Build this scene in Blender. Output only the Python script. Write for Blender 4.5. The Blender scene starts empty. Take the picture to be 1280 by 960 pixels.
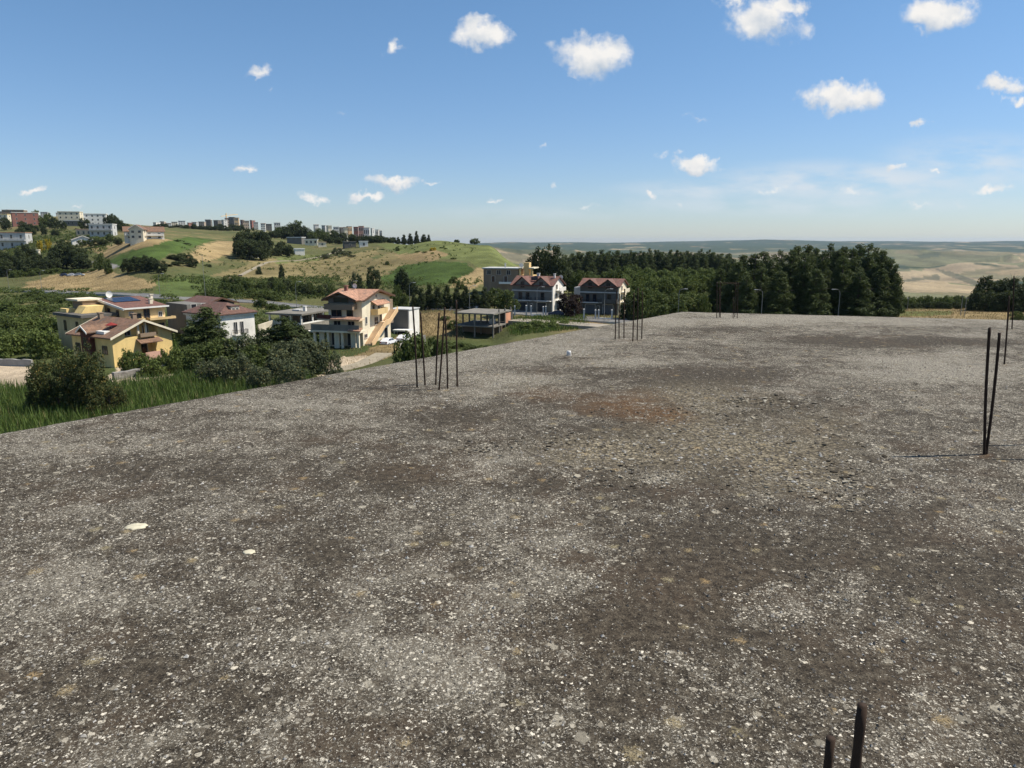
HAZE_DENSITY = 2.4e-5
import bpy, math, random
import numpy as np
from mathutils import Vector
random.seed(7)
rng = np.random.default_rng(11)
S = bpy.context.scene
COL = S.collection
R = math.radians

# ------------------------------------------------------------------ camera model (photo pixels, 1280 x 960)
F = 890.0
HC = 1.6
PITCH = math.atan((480 - 302) / F)
cp, sp = math.cos(PITCH), math.sin(PITCH)

def ray(u, v):
    x = (u - 640) / F
    yd = (v - 480) / F
    den = cp - yd * sp
    return x / den, (-yd * cp - sp) / den

def to_px(X, Y, Z):
    z = Z - HC
    f = Y * cp - z * sp
    up = Y * sp + z * cp
    return 640 + F * X / f, 480 - F * up / f

def on_roof(u, v, z=0.0):
    rx, rz = ray(u, v)
    Y = (z - HC) / rz
    return Vector((rx * Y, Y, z))

def at_depth(u, v, Y):
    rx, rz = ray(u, v)
    return Vector((rx * Y, Y, HC + rz * Y))

cam_d = bpy.data.cameras.new('camera')
cam = bpy.data.objects.new('camera', cam_d)
COL.objects.link(cam)
cam.location = (0, 0, HC)
cam.rotation_euler = (math.pi / 2 - PITCH, 0, 0)
cam_d.sensor_width = 36
cam_d.lens = F / 1280 * 36
cam_d.clip_start = 0.05
cam_d.clip_end = 60000
S.camera = cam

# ------------------------------------------------------------------ numpy value noise
def vnoise(x, y, seed=0):
    x = np.asarray(x, dtype=np.float64); y = np.asarray(y, dtype=np.float64)
    xi = np.floor(x).astype(np.int64); yi = np.floor(y).astype(np.int64)
    fx = x - xi; fy = y - yi
    fx = fx * fx * (3 - 2 * fx); fy = fy * fy * (3 - 2 * fy)
    def h(a, b):
        n = (a * 374761393 + b * 668265263 + seed * 974711) & 0x7fffffff
        n = ((n ^ (n >> 13)) * 1274126177) & 0x7fffffff
        n = (n ^ (n >> 16)) & 0xffff
        return n / 65535.0
    return (h(xi, yi) * (1 - fx) + h(xi + 1, yi) * fx) * (1 - fy) + (h(xi, yi + 1) * (1 - fx) + h(xi + 1, yi + 1) * fx) * fy

def fbm(x, y, seed=0, oct=4):
    t = 0; a = 0.5; s = 0
    for i in range(oct):
        t = t + a * vnoise(x * 2 ** i, y * 2 ** i, seed + i * 17); s += a; a *= 0.5
    return t / s

def sstep(a, b, x):
    t = np.clip((x - a) / (b - a), 0, 1)
    return t * t * (3 - 2 * t)

# ------------------------------------------------------------------ node helpers
class NT:
    def __init__(self, tree):
        self.t = tree; self.n = tree.nodes; self.l = tree.links
    def node(self, typ, **kw):
        n = self.n.new(typ)
        for k, v in kw.items():
            setattr(n, k, v)
        return n
    def put(self, sock, val):
        if isinstance(val, bpy.types.NodeSocket):
            self.l.new(val, sock)
        elif val is not None:
            sock.default_value = val
    def math(self, op, a, b=None, c=None, clamp=False):
        n = self.node('ShaderNodeMath', operation=op); n.use_clamp = clamp
        self.put(n.inputs[0], a)
        if b is not None: self.put(n.inputs[1], b)
        if c is not None: self.put(n.inputs[2], c)
        return n.outputs[0]
    def vmath(self, op, a, b=None):
        n = self.node('ShaderNodeVectorMath', operation=op)
        self.put(n.inputs[0], a)
        if b is not None: self.put(n.inputs[1], b)
        return n.outputs['Value'] if op in ('LENGTH', 'DOT_PRODUCT', 'DISTANCE') else n.outputs[0]
    def noise(self, vec, scale, detail=4, rough=0.55, dist=0.0, dim='3D', out=0):
        n = self.node('ShaderNodeTexNoise', noise_dimensions=dim)
        self.put(n.inputs['Vector'], vec)
        n.inputs['Scale'].default_value = scale; n.inputs['Detail'].default_value = detail
        n.inputs['Roughness'].default_value = rough; n.inputs['Distortion'].default_value = dist
        return n.outputs[out]
    def voro(self, vec, scale, dim='2D', rand=1.0, feature='F1'):
        n = self.node('ShaderNodeTexVoronoi', voronoi_dimensions=dim, feature=feature)
        self.put(n.inputs['Vector'], vec); n.inputs['Scale'].default_value = scale
        n.inputs['Randomness'].default_value = rand
        return n
    def mix(self, fac, a, b, blend='MIX'):
        n = self.node('ShaderNodeMix', data_type='RGBA', blend_type=blend)
        n.clamp_factor = True
        self.put(n.inputs[0], fac)
        for s, v in ((n.inputs[6], a), (n.inputs[7], b)):
            self.put(s, (*v, 1) if isinstance(v, (tuple, list)) and len(v) == 3 else v)
        return n.outputs[2]
    def sstep(self, x, a, b):
        n = self.node('ShaderNodeMapRange', interpolation_type='SMOOTHSTEP'); n.clamp = True
        self.put(n.inputs[0], x); self.put(n.inputs[1], a); self.put(n.inputs[2], b)
        n.inputs[3].default_value = 0; n.inputs[4].default_value = 1
        return n.outputs[0]
    def lin(self, x, a, b, c=0.0, d=1.0):
        n = self.node('ShaderNodeMapRange'); n.clamp = True
        self.put(n.inputs[0], x); self.put(n.inputs[1], a); self.put(n.inputs[2], b)
        n.inputs[3].default_value = c; n.inputs[4].default_value = d
        return n.outputs[0]
    def ramp(self, x, stops):
        n = self.node('ShaderNodeValToRGB')
        e = n.color_ramp.elements
        while len(e) < len(stops): e.new(0.5)
        for i, (p, c) in enumerate(stops):
            e[i].position = p; e[i].color = (*c, 1)
        self.put(n.inputs[0], x)
        return n.outputs[0]
    def bump(self, h, strength=0.5, dist=0.01, normal=None):
        n = self.node('ShaderNodeBump')
        n.inputs['Strength'].default_value = strength; n.inputs['Distance'].default_value = dist
        self.put(n.inputs['Height'], h)
        if normal is not None: self.put(n.inputs['Normal'], normal)
        return n.outputs[0]
    def sep(self, v):
        n = self.node('ShaderNodeSeparateXYZ'); self.put(n.inputs[0], v); return n.outputs
    def comb(self, x, y, z=0.0):
        n = self.node('ShaderNodeCombineXYZ')
        self.put(n.inputs[0], x); self.put(n.inputs[1], y); self.put(n.inputs[2], z); return n.outputs[0]

def new_mat(name):
    m = bpy.data.materials.new(name); m.use_nodes = True
    t = NT(m.node_tree)
    b = m.node_tree.nodes['Principled BSDF']
    return m, t, b

def lum(c, k):
    return tuple(max(0.0, min(1.0, x * k)) for x in c)

def pmat(name, color, rough=0.8, var=0.25, scale=1.2, metal=0.0, bump=0.0, streak=True, spec=0.3):
    """weathered paint, plaster, stone or metal: base colour with uneven wear"""
    m, t, b = new_mat(name)
    co = t.node('ShaderNodeTexCoord').outputs['Object']
    n1 = t.noise(co, scale, 5, 0.6)
    f = n1
    if streak:
        sv = t.vmath('MULTIPLY', co, (3.0, 3.0, 0.25))
        n2 = t.noise(sv, scale * 0.8, 4, 0.6)
        f = t.math('ADD', t.math('MULTIPLY', n1, 0.6), t.math('MULTIPLY', n2, 0.4))
    f = t.lin(f, 0.3, 0.7)
    c = t.mix(f, lum(color, 1 - var), lum(color, 1 + var * 0.6))
    t.put(b.inputs['Base Color'], c)
    b.inputs['Roughness'].default_value = rough
    b.inputs['Metallic'].default_value = metal
    b.inputs['Specular IOR Level'].default_value = spec
    if bump:
        t.put(b.inputs['Normal'], t.bump(t.noise(co, scale * 12, 4), 0.5, bump))
    return m

def tile_mat(name, color, pitch=0.28):
    """clay roof tiles: rows and columns on the slope with uneven firing colours"""
    m, t, b = new_mat(name)
    co = t.node('ShaderNodeTexCoord').outputs['Object']
    x, y, z = t.sep(co)
    w = t.math('SINE', t.math('MULTIPLY', t.math('ADD', x, t.math('MULTIPLY', y, 0.35)), 2 * math.pi / pitch))
    r = t.math('FRACT', t.math('MULTIPLY', z, 1 / (pitch * 0.7)))
    h = t.math('ADD', t.math('MULTIPLY', w, 0.5), r)
    v = t.voro(co, 2.4, '3D')
    vr = t.sep(v.outputs['Color'])[0]
    n = t.noise(co, 0.7, 5, 0.65)
    c = t.mix(vr, lum(color, 0.72), lum(color, 1.25))
    c = t.mix(t.sstep(n, 0.5, 0.75), c, (0.10, 0.09, 0.075))
    c = t.mix(t.math('MULTIPLY', t.sstep(w, -0.4, -1.0), 0.5), c, lum(color, 0.4))
    t.put(b.inputs['Base Color'], c)
    b.inputs['Roughness'].default_value = 0.85
    t.put(b.inputs['Normal'], t.bump(h, 0.7, 0.04))
    return m

# ------------------------------------------------------------------ mesh builder
class MB:
    def __init__(self):
        self.v = []; self.f = []
    def add(self, vs, fs):
        o = len(self.v)
        self.v += [tuple(p) for p in vs]
        self.f += [tuple(i + o for i in f) for f in fs]
        return self
    def box(self, x0, x1, y0, y1, z0, z1):
        return self.add([(x0, y0, z0), (x1, y0, z0), (x1, y1, z0), (x0, y1, z0), (x0, y0, z1), (x1, y0, z1), (x1, y1, z1), (x0, y1, z1)],
                        [(0, 3, 2, 1), (4, 5, 6, 7), (0, 1, 5, 4), (1, 2, 6, 5), (2, 3, 7, 6), (3, 0, 4, 7)])
    def prism(self, poly, axis, a0, a1):
        """poly in the plane across axis: axis y -> (x, z), axis x -> (y, z), axis z -> (x, y)"""
        n = len(poly)
        def P(p, a):
            return {'y': (p[0], a, p[1]), 'x': (a, p[0], p[1]), 'z': (p[0], p[1], a)}[axis]
        vs = [P(p, a0) for p in poly] + [P(p, a1) for p in poly]
        fs = [tuple(range(n)), tuple(range(2 * n - 1, n - 1, -1))]
        fs += [(i, i + n, (i + 1) % n + n, (i + 1) % n) for i in range(n)]
        return self.add(vs, fs)
    def tube(self, pts, r, n=8, cap=True):
        pts = [Vector(p) for p in pts]
        rs = r if isinstance(r, (list, tuple)) else [r] * len(pts)
        vs = []; fs = []
        for i, p in enumerate(pts):
            d = (pts[min(i + 1, len(pts) - 1)] - pts[max(i - 1, 0)]).normalized()
            a = d.orthogonal().normalized() if abs(d.z) < 0.9 else Vector((1, 0, 0)) - d * d.x
            a.normalize(); b = d.cross(a)
            for k in range(n):
                t = 2 * math.pi * k / n
                vs.append(p + (a * math.cos(t) + b * math.sin(t)) * rs[i])
        for i in range(len(pts) - 1):
            for k in range(n):
                fs.append((i * n + k, i * n + (k + 1) % n, (i + 1) * n + (k + 1) % n, (i + 1) * n + k))
        if cap:
            fs.append(tuple(range(n - 1, -1, -1))); fs.append(tuple((len(pts) - 1) * n + k for k in range(n)))
        return self.add(vs, fs)
    def slab4(self, a, b, c, d, th):
        """a tilted sheet with thickness, given its four top corners"""
        top = [Vector(p) for p in (a, b, c, d)]
        bot = [p - Vector((0, 0, th)) for p in top]
        return self.add(top + bot, [(0, 1, 2, 3), (7, 6, 5, 4), (0, 4, 5, 1), (1, 5, 6, 2), (2, 6, 7, 3), (3, 7, 4, 0)])
    def mesh(self, name, mat, smooth=False, fix=True):
        me = bpy.data.meshes.new(name)
        me.from_pydata(self.v, [], self.f)
        if fix:
            import bmesh
            bm = bmesh.new(); bm.from_mesh(me)
            bmesh.ops.recalc_face_normals(bm, faces=bm.faces)
            bm.to_mesh(me); bm.free()
        if mat: me.materials.append(mat)
        if smooth:
            me.polygons.foreach_set('use_smooth', [True] * len(me.polygons))
        me.update()
        return me
    def build(self, name, mat, parent=None, smooth=False, bevel=0.0, loc=None, rot=None):
        o = bpy.data.objects.new(name, self.mesh(name, mat, smooth))
        COL.objects.link(o)
        if parent: o.parent = parent
        if loc: o.location = loc
        if rot is not None: o.rotation_euler.z = rot
        if bevel:
            md = o.modifiers.new('soften', 'BEVEL'); md.width = bevel; md.segments = 2; md.limit_method = 'ANGLE'
        return o

def np_mesh(name, verts, faces, mat, smooth=False):
    """fast mesh from numpy arrays; faces all of the same corner count"""
    me = bpy.data.meshes.new(name)
    verts = np.ascontiguousarray(verts, dtype=np.float32); faces = np.ascontiguousarray(faces, dtype=np.int32)
    k = faces.shape[1]
    me.vertices.add(len(verts)); me.vertices.foreach_set('co', verts.ravel())
    me.loops.add(faces.size); me.loops.foreach_set('vertex_index', faces.ravel())
    me.polygons.add(len(faces)); me.polygons.foreach_set('loop_start', np.arange(0, faces.size, k, dtype=np.int32))
    me.polygons.foreach_set('use_smooth', np.full(len(faces), smooth, dtype=bool))
    me.update(calc_edges=True)
    if mat: me.materials.append(mat)
    return me

def link(name, me, parent=None):
    o = bpy.data.objects.new(name, me); COL.objects.link(o)
    if parent: o.parent = parent
    return o

def tag(o, label=None, cat=None, group=None, kind=None):
    if label: o['label'] = label
    if cat: o['category'] = cat
    if group: o['group'] = group
    if kind: o['kind'] = kind
    return o

def empty(name, loc, rz=0.0, label=None, cat=None, group=None):
    o = bpy.data.objects.new(name, None); COL.objects.link(o)
    o.empty_display_size = 0.3
    o.location = loc; o.rotation_euler.z = rz
    return tag(o, label, cat, group)

def copy_tree(o, parent=None):
    c = o.copy(); COL.objects.link(c)
    if parent is not None: c.parent = parent
    for ch in list(o.children):
        copy_tree(ch, c)
    return c

class Kind:
    """one built thing and its later copies"""
    def __init__(self, root): self.root = root; self.used = False
    def put(self, loc, rz=0.0, scale=(1, 1, 1), label=None, group=None):
        o = self.root if not self.used else copy_tree(self.root)
        self.used = True
        o.location = loc; o.rotation_euler.z = rz; o.scale = scale
        if label: o['label'] = label
        if group: o['group'] = group
        elif 'group' in o: del o['group']
        return o
# ------------------------------------------------------------------ sun, sky and clouds
SUN_EL, SUN_AZ = R(56), R(84)          # azimuth measured from +Y towards +X
sd = bpy.data.lights.new('sun', 'SUN'); sd.energy = 5.0; sd.angle = R(0.53); sd.color = (1.0, 0.94, 0.84)
sun = bpy.data.objects.new('sun', sd); COL.objects.link(sun)
sdir = Vector((math.sin(SUN_AZ) * math.cos(SUN_EL), math.cos(SUN_AZ) * math.cos(SUN_EL), math.sin(SUN_EL)))
sun.rotation_euler = sdir.to_track_quat('Z', 'Y').to_euler()
sun.location = sdir * 100

W = bpy.data.worlds.new('World'); S.world = W; W.use_nodes = True
wt = NT(W.node_tree)
bg = W.node_tree.nodes['Background']
sky = wt.node('ShaderNodeTexSky', sky_type='NISHITA')
sky.sun_disc = False; sky.sun_elevation = SUN_EL; sky.sun_rotation = SUN_AZ
sky.altitude = 300; sky.air_density = 1.0; sky.dust_density = 0.35; sky.ozone_density = 2.2
SKY_STRENGTH = 0.083
bg.inputs['Strength'].default_value = SKY_STRENGTH
gen = wt.node('ShaderNodeTexCoord').outputs['Generated']
gx, gy, gz = wt.sep(gen)
gyc = wt.math('MAXIMUM', gy, 0.02)
P = wt.comb(wt.math('DIVIDE', gx, gyc), wt.math('DIVIDE', gz, gyc), 0.0)
nv = wt.noise(P, 22.0, 5, 0.6, out=1)
nv = wt.vmath('SUBTRACT', nv, (0.5, 0.5, 0.5))
nv = wt.vmath('MULTIPLY', nv, (0.075, 0.045, 0.0))
nv2 = wt.vmath('MULTIPLY', wt.vmath('SUBTRACT', wt.noise(P, 75.0, 5, 0.65, out=1), (0.5, 0.5, 0.5)), (0.022, 0.018, 0.0))
Q = wt.vmath('ADD', wt.vmath('ADD', P, nv), nv2)
# the clouds of this sky: (u, v, half width, half height, thickness)
CLOUDS = [(600, 41, 38, 20, 0.95), (489, 60, 18, 12, 0.75), (742, 69, 48, 28, 1.0), (322, 89, 26, 9, 0.6), (338, 112, 11, 5, 0.25),
          (950, 27, 46, 26, 1.0), (1003, 42, 24, 16, 0.45), (985, 8, 20, 14, 0.8), (1175, 16, 48, 22, 1.0), (1150, 40, 10, 8, 0.4), (915, 2, 18, 8, 0.6),
          (1050, 122, 52, 21, 1.15), (1256, 104, 30, 13, 0.95), (1272, 126, 14, 8, 0.8), (1153, 155, 14, 6, 0.7), (870, 204, 34, 12, 1.0),
          (826, 191, 26, 5, 0.35), (492, 227, 40, 10, 0.9), (547, 231, 17, 5, 0.6), (388, 248, 17, 7, 0.75), (454, 246, 25, 6, 0.8),
          (308, 209, 15, 6, 0.55), (44, 240, 17, 6, 0.65), (617, 253, 13, 4, 0.6), (811, 244, 9, 6, 0.75), (685, 233, 9, 5, 0.45), (678, 178, 7, 5, 0.35),
          (962, 236, 30, 6, 0.55), (1115, 206, 16, 6, 0.65), (1168, 212, 10, 4, 0.6), (1147, 256, 30, 6, 0.5), (1240, 241, 32, 7, 0.6), (1072, 238, 18, 7, 0.45),
          (732, 259, 20, 4, 0.35), (848, 257, 12, 4, 0.35), (1200, 258, 16, 5, 0.4), (866, 151, 22, 3, 0.3), (428, 138, 8, 4, 0.25), (912, 6, 12, 7, 0.4),
          (95, 258, 16, 4, 0.35), (600, 236, 8, 4, 0.15), (1045, 262, 8, 3, 0.35)]
acc = None; under = None
for (u, v, a, b, op) in CLOUDS:
    rx, rz = ray(u, v)
    d = wt.vmath('SUBTRACT', Q, (rx, rz, 0))
    d = wt.vmath('MULTIPLY', d, (F / (a * .91), F / (b * .93), 0))
    e = wt.vmath('LENGTH', d)
    m = wt.math('MULTIPLY', wt.lin(e, 1.25, 0.15), op)
    acc = m if acc is None else wt.math('MAXIMUM', acc, m)
    if op >= .9:
        s = wt.math('MULTIPLY', wt.sstep(e, 1.5, 0.9), wt.sstep(wt.sep(d)[1], 0.15, -0.75))
        under = s if under is None else wt.math('MAXIMUM', under, s)
# thin veils low on the right
sv = wt.vmath('MULTIPLY', P, (1.0, 3.4, 0.0))
veil = wt.noise(sv, 9.0, 6, 0.6)
band = None
for (u, v, a, b, op) in [(1060, 228, 200, 28, 0.9), (1220, 205, 130, 38, 0.65), (900, 238, 140, 16, 0.7), (1000, 255, 330, 18, 0.45), (690, 265, 200, 12, 0.25)]:
    rx, rz = ray(u, v)
    d = wt.vmath('MULTIPLY', wt.vmath('SUBTRACT', P, (rx, rz, 0)), (F / a, F / b, 0))
    m = wt.math('MULTIPLY', wt.sstep(wt.vmath('LENGTH', d), 1.2, 0.1), op)
    band = m if band is None else wt.math('MAXIMUM', band, m)
veil = wt.math('MULTIPLY', wt.sstep(veil, 0.32, 0.62), band)
tex = wt.noise(P, 34.0, 7, 0.56)
tex1 = wt.noise(P, 26.0, 4, 0.5)
tex2 = wt.noise(wt.vmath('ADD', P, (0.008, 0.012, 0.0)), 26.0, 4, 0.5)
mask = wt.math('ADD', acc, wt.math('MULTIPLY', wt.math('SUBTRACT', tex, 0.5), 0.95))
mask = wt.math('MULTIPLY', mask, wt.sstep(acc, 0.0, 0.18))
shade = wt.math('ADD', wt.math('MULTIPLY', wt.math('SUBTRACT', tex1, tex2), 1.9), 0.86)
shade = wt.math('SUBTRACT', shade, wt.math('MULTIPLY', under, 0.55))
mask = wt.sstep(mask, 0.08, 0.74)
front = wt.sstep(gy, 0.05, 0.15)
mask = wt.math('MULTIPLY', mask, front)
veil = wt.math('MULTIPLY', veil, front)
CW = 0.72 / SKY_STRENGTH
ccol = wt.mix(shade, (0.58 * CW, 0.66 * CW, 0.76 * CW), (1.02 * CW, 1.0 * CW, 0.97 * CW))
tint = wt.mix(wt.sstep(gz, 0.0, 0.34), (0.86, 0.95, 1.15), (0.86, 1.09, 1.22))
skyc = wt.mix(1.0, sky.outputs[0], tint, 'MULTIPLY')
col = wt.mix(veil, skyc, (0.80 * CW, 0.86 * CW, 0.92 * CW))
col = wt.mix(mask, col, ccol)
wt.put(bg.inputs['Color'], col)

vs = S.view_settings
vs.view_transform = 'Standard'; vs.look = 'None'; vs.gamma = 1.0; vs.use_curve_mapping = False
vs.exposure = 0.34
S.cycles.use_denoising = True
S.cycles.max_bounces = 6; S.cycles.diffuse_bounces = 3; S.cycles.glossy_bounces = 2
S.cycles.transmission_bounces = 3; S.cycles.transparent_max_bounces = 6; S.cycles.volume_bounces = 0
S.cycles.use_adaptive_sampling = True
S.cycles.adaptive_threshold = 0.015
# ------------------------------------------------------------------ the flat roof the camera stands on
C0 = np.array(on_roof(850, 389.5))[:2]           # far corner
eA = np.array(on_roof(0, 541))[:2] - C0; LA = np.linalg.norm(eA); eA = eA / LA    # towards the camera along the left edge
eB = np.array(on_roof(1280, 400))[:2] - C0; eB = eB / np.linalg.norm(eB)           # along the far edge
LA_MAX, LB_MAX = 26.0, 20.0
na, nb = 521, 401
ga, gb = np.meshgrid(np.linspace(0, LA_MAX, na), np.linspace(0, LB_MAX, nb), indexing='ij')
RX = C0[0] + ga * eA[0] + gb * eB[0]
RY = C0[1] + ga * eA[1] + gb * eB[1]
edge = np.minimum(np.minimum(ga, gb), np.minimum(LA_MAX - ga, LB_MAX - gb))
# wobbly cast edge
wob = (fbm(ga * 0.9, ga * 0 + 3.3, 5) - .5) * 0.05 * sstep(0.4, 0.0, gb) + (fbm(ga * 7, ga * 0 + 8.3, 6, 3) - .5) * 0.05 * sstep(0.15, 0.0, gb)
RX = RX - wob * eB[0]; RY = RY - wob * eB[1]
RU, RV = to_px(RX, np.maximum(RY, 0.9), 0 * RX)

def blob(lst):
    a = np.zeros_like(RX)
    nz = (fbm(RX * 1.3, RY * 1.3, 21) - .5) * 1.3
    for (u, v, ru, rv, w) in lst:
        e = np.sqrt(((RU - u) / ru) ** 2 + ((RV - v) / rv) ** 2)
        m = np.clip(1.15 - e + nz * 0.9, 0, 1) * (RY > 1.0)
        a += w * m
    return a

LIGHT = blob([(1000, 399, 360, 9, .9), (1180, 462, 130, 20, .8), (640, 440, 130, 14, .5), (640, 476, 70, 9, .7), (770, 452, 70, 7, .8), (600, 490, 40, 8, .5), (300, 640, 60, 12, .45),
              (820, 596, 40, 9, .6), (620, 575, 45, 10, .6), (500, 830, 170, 60, .45), (700, 690, 90, 30, .4), (900, 425, 90, 6, .45), (760, 420, 120, 12, .35),
              (500, 465, 110, 18, .35), (350, 500, 160, 16, .35), (100, 560, 170, 18, .35), (120, 740, 160, 50, .25), (1100, 570, 80, 30, .15), (1230, 420, 60, 6, .4), (650, 740, 110, 40, .35), (880, 850, 120, 40, .2), (300, 850, 130, 50, .25),
              (1150, 428, 150, 7, -.9), (1000, 412, 90, 3, .5), (1230, 440, 60, 6, .6), (1120, 450, 60, 4, .5), (960, 503, 50, 6, -.9), (940, 412, 110, 4, -.5), (1060, 425, 160, 6, -.5), (560, 520, 90, 12, -.35), (400, 690, 60, 18, -.55), (470, 600, 100, 25, -.45), (640, 605, 130, 16, -.35),
              (900, 690, 170, 40, -.55), (1120, 690, 160, 60, -.45), (880, 470, 130, 14, -.4), (1010, 640, 170, 14, -.3), (1240, 760, 120, 80, -.35), (800, 770, 130, 40, -.3), (300, 590, 120, 16, -.25), (1180, 530, 90, 20, -.25), (900, 560, 230, 60, -.28), (880, 480, 150, 26, -.2), (520, 560, 150, 40, -.2), (720, 505, 60, 15, -.25), (220, 690, 90, 20, -.2), (560, 680, 60, 22, -.25), (1050, 820, 140, 50, -.25)])
RUST = blob([(765, 505, 74, 19, 1.1), (690, 494, 70, 13, .75), (820, 520, 50, 12, .6), (547, 486, 34, 4, .45), (786, 426, 22, 2.6, .45), (1232, 570, 12, 4, .7), (1255, 456, 10, 3, .5), (560, 590, 130, 22, .18), (900, 740, 140, 50, .10), (700, 800, 160, 60, .08)])
GRAV = blob([(900, 560, 170, 42, .9), (1000, 600, 100, 28, .9), (720, 565, 90, 20, .6), (880, 495, 110, 18, .7), (1040, 530, 70, 24, .5), (640, 478, 80, 10, .5), (770, 452, 60, 7, .4)])
zz = (fbm(RX * .8, RY * .8, 3) - .5) * 0.02 + (fbm(RX * 4, RY * 4, 8, 3) - .5) * 0.010 + np.clip(GRAV, 0, 1) * (fbm(RX * 7, RY * 7, 31, 3) - .5) * 0.022
zz *= sstep(0.0, 0.15, edge)
zz -= sstep(0.06, 0.0, edge) * 0.012

def roof_z(x, y):
    d = np.array([x, y]) - C0
    M = np.array([[eA[0], eB[0]], [eA[1], eB[1]]])
    a, b = np.linalg.solve(M, d)
    i = int(np.clip(round(a / LA_MAX * (na - 1)), 0, na - 1)); j = int(np.clip(round(b / LB_MAX * (nb - 1)), 0, nb - 1))
    return float(zz[i, j])

def roof_material():
    m, t, b = new_mat('weathered_roof_concrete')
    co = t.node('ShaderNodeTexCoord').outputs['Object']
    at = t.node('ShaderNodeVertexColor'); at.layer_name = 'Wear'
    L, Rr, G = t.node('ShaderNodeSeparateColor').outputs[:3]
    sc = t.n[-1]; t.put(sc.inputs[0], at.outputs[0])
    L = t.lin(L, 0, 1, -1, 1)
    big = t.noise(co, 0.55, 5, 0.6, dim='2D'); mid = t.noise(co, 3.6, 7, 0.72, 0.6, dim='2D')
    fine = t.noise(co, 21, 5, 0.7, dim='2D'); grit = t.noise(co, 120, 4, 0.75, dim='2D')
    warp = t.vmath('MULTIPLY', t.vmath('SUBTRACT', t.noise(co, 60, 3, 0.6, dim='2D', out=1), (.5, .5, .5)), (0.022, 0.022, 0))
    cw = t.vmath('ADD', co, warp)
    # how much pale crust grows here
    dens = t.math('ADD', t.math('MULTIPLY', L, 1.0), t.math('MULTIPLY', t.math('SUBTRACT', big, .5), 0.9))
    dens = t.math('ADD', dens, t.math('MULTIPLY', t.math('SUBTRACT', mid, .5), 2.0))
    dens = t.math('MAXIMUM', t.math('ADD', dens, 0.37), 0.03)
    Rr = t.math('MULTIPLY', Rr, t.sstep(t.noise(co, 9, 5, .75, dim='2D'), .24, .54))
    dens = t.math('MAXIMUM', t.math('SUBTRACT', dens, t.math('ADD', t.math('MULTIPLY', Rr, .26), t.math('MULTIPLY', G, .22))), 0.02)
    # dark skin
    f = t.math('ADD', t.math('MULTIPLY', fine, .45), t.math('MULTIPLY', grit, .55))
    base = t.ramp(f, [(0.34, (0.012, 0.010, 0.008)), (0.48, (0.040, 0.034, 0.027)), (0.59, (0.095, 0.083, 0.066)), (0.74, (0.22, 0.198, 0.16))])
    base = t.mix(t.math('MULTIPLY', t.sstep(t.noise(co, 1.7, 5, .65, dim='2D'), .48, .72), .55), base, t.mix(f, (0.032, 0.023, 0.017), (0.11, 0.084, 0.062)))
    base = t.mix(t.math('MULTIPLY', t.sstep(dens, .25, 1.05), .5), base, t.mix(f, (0.06, 0.055, 0.046), (0.34, 0.315, 0.265)))
    # gravelly bare ground and rusty stain
    gv = t.voro(cw, 42); gr = t.sep(gv.outputs['Color'])[0]
    gcol = t.mix(t.math('ADD', t.math('MULTIPLY', t.math('POWER', gr, 1.8), .75), t.math('MULTIPLY', t.lin(f, .35, .65), .35)), (0.038, 0.031, 0.021), (0.42, 0.375, 0.285))
    gcol = t.mix(t.math('MULTIPLY', t.sstep(gv.outputs['Distance'], .35, .65), .7), gcol, (0.025, 0.021, 0.016))
    base = t.mix(t.math('MULTIPLY', G, .85), base, gcol)
    base = t.mix(t.math('MULTIPLY', Rr, .9), base, t.mix(t.lin(f, .3, .7), (0.022, 0.012, 0.006), (0.165, 0.096, 0.048)))
    h = t.math('ADD', t.math('MULTIPLY', grit, 0.35), t.math('MULTIPLY', t.math('MULTIPLY', gr, G), 0.9))
    col = base
    # pale crust flecks at four sizes
    for sc_, k, r0, r1, hk, lo, hi in ((13, .22, .10, .42, .3, (0.15, 0.14, 0.12), (0.40, 0.375, 0.32)), (30, .34, .10, .46, .5, (0.20, 0.185, 0.16), (0.62, 0.585, 0.51)), (60, .70, .12, .50, .6, (0.20, 0.19, 0.165), (0.78, 0.745, 0.67)),
                                   (105, 1.0, .16, .58, .5, (0.17, 0.16, 0.14), (0.74, 0.71, 0.64)), (210, 1.1, .16, .55, .3, (0.15, 0.142, 0.125), (0.52, 0.50, 0.46))):
        v = t.voro(cw, sc_)
        rc = t.sep(v.outputs['Color'])
        on = t.math('LESS_THAN', rc[0], t.math('MULTIPLY', dens, k * 0.80))
        rad = t.lin(rc[1], 0, 1, r0, r1)
        mk = t.math('MULTIPLY', t.sstep(t.math('SUBTRACT', rad, v.outputs['Distance']), 0.0, 0.09), on)
        cc = t.mix(t.math('POWER', rc[2], 2.0), lo, hi)
        col = t.mix(t.math('MULTIPLY', mk, 0.92), col, cc)
        h = t.math('ADD', h, t.math('MULTIPLY', mk, hk))
    # dark pits
    v = t.voro(cw, 48); rc = t.sep(v.outputs['Color'])
    pit = t.math('MULTIPLY', t.math('LESS_THAN', rc[1], .16), t.sstep(v.outputs['Distance'], .32, .16))
    col = t.mix(t.math('MULTIPLY', pit, .8), col, (0.016, 0.014, 0.012))
    h = t.math('SUBTRACT', h, t.math('MULTIPLY', pit, .5))
    # ochre and grey-green lichen
    v = t.voro(t.vmath('ADD', cw, t.vmath('MULTIPLY', warp, (2, 2, 0))), 5.5); rc = t.sep(v.outputs['Color'])
    edge_n = t.math('ADD', v.outputs['Distance'], t.math('MULTIPLY', t.math('SUBTRACT', fine, .5), .35))
    li = t.math('MULTIPLY', t.math('LESS_THAN', rc[0], .17), t.sstep(edge_n, t.lin(rc[1], 0, 1, .10, .30), 0.03))
    li = t.math('MULTIPLY', li, t.sstep(grit, .36, .56))
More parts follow.
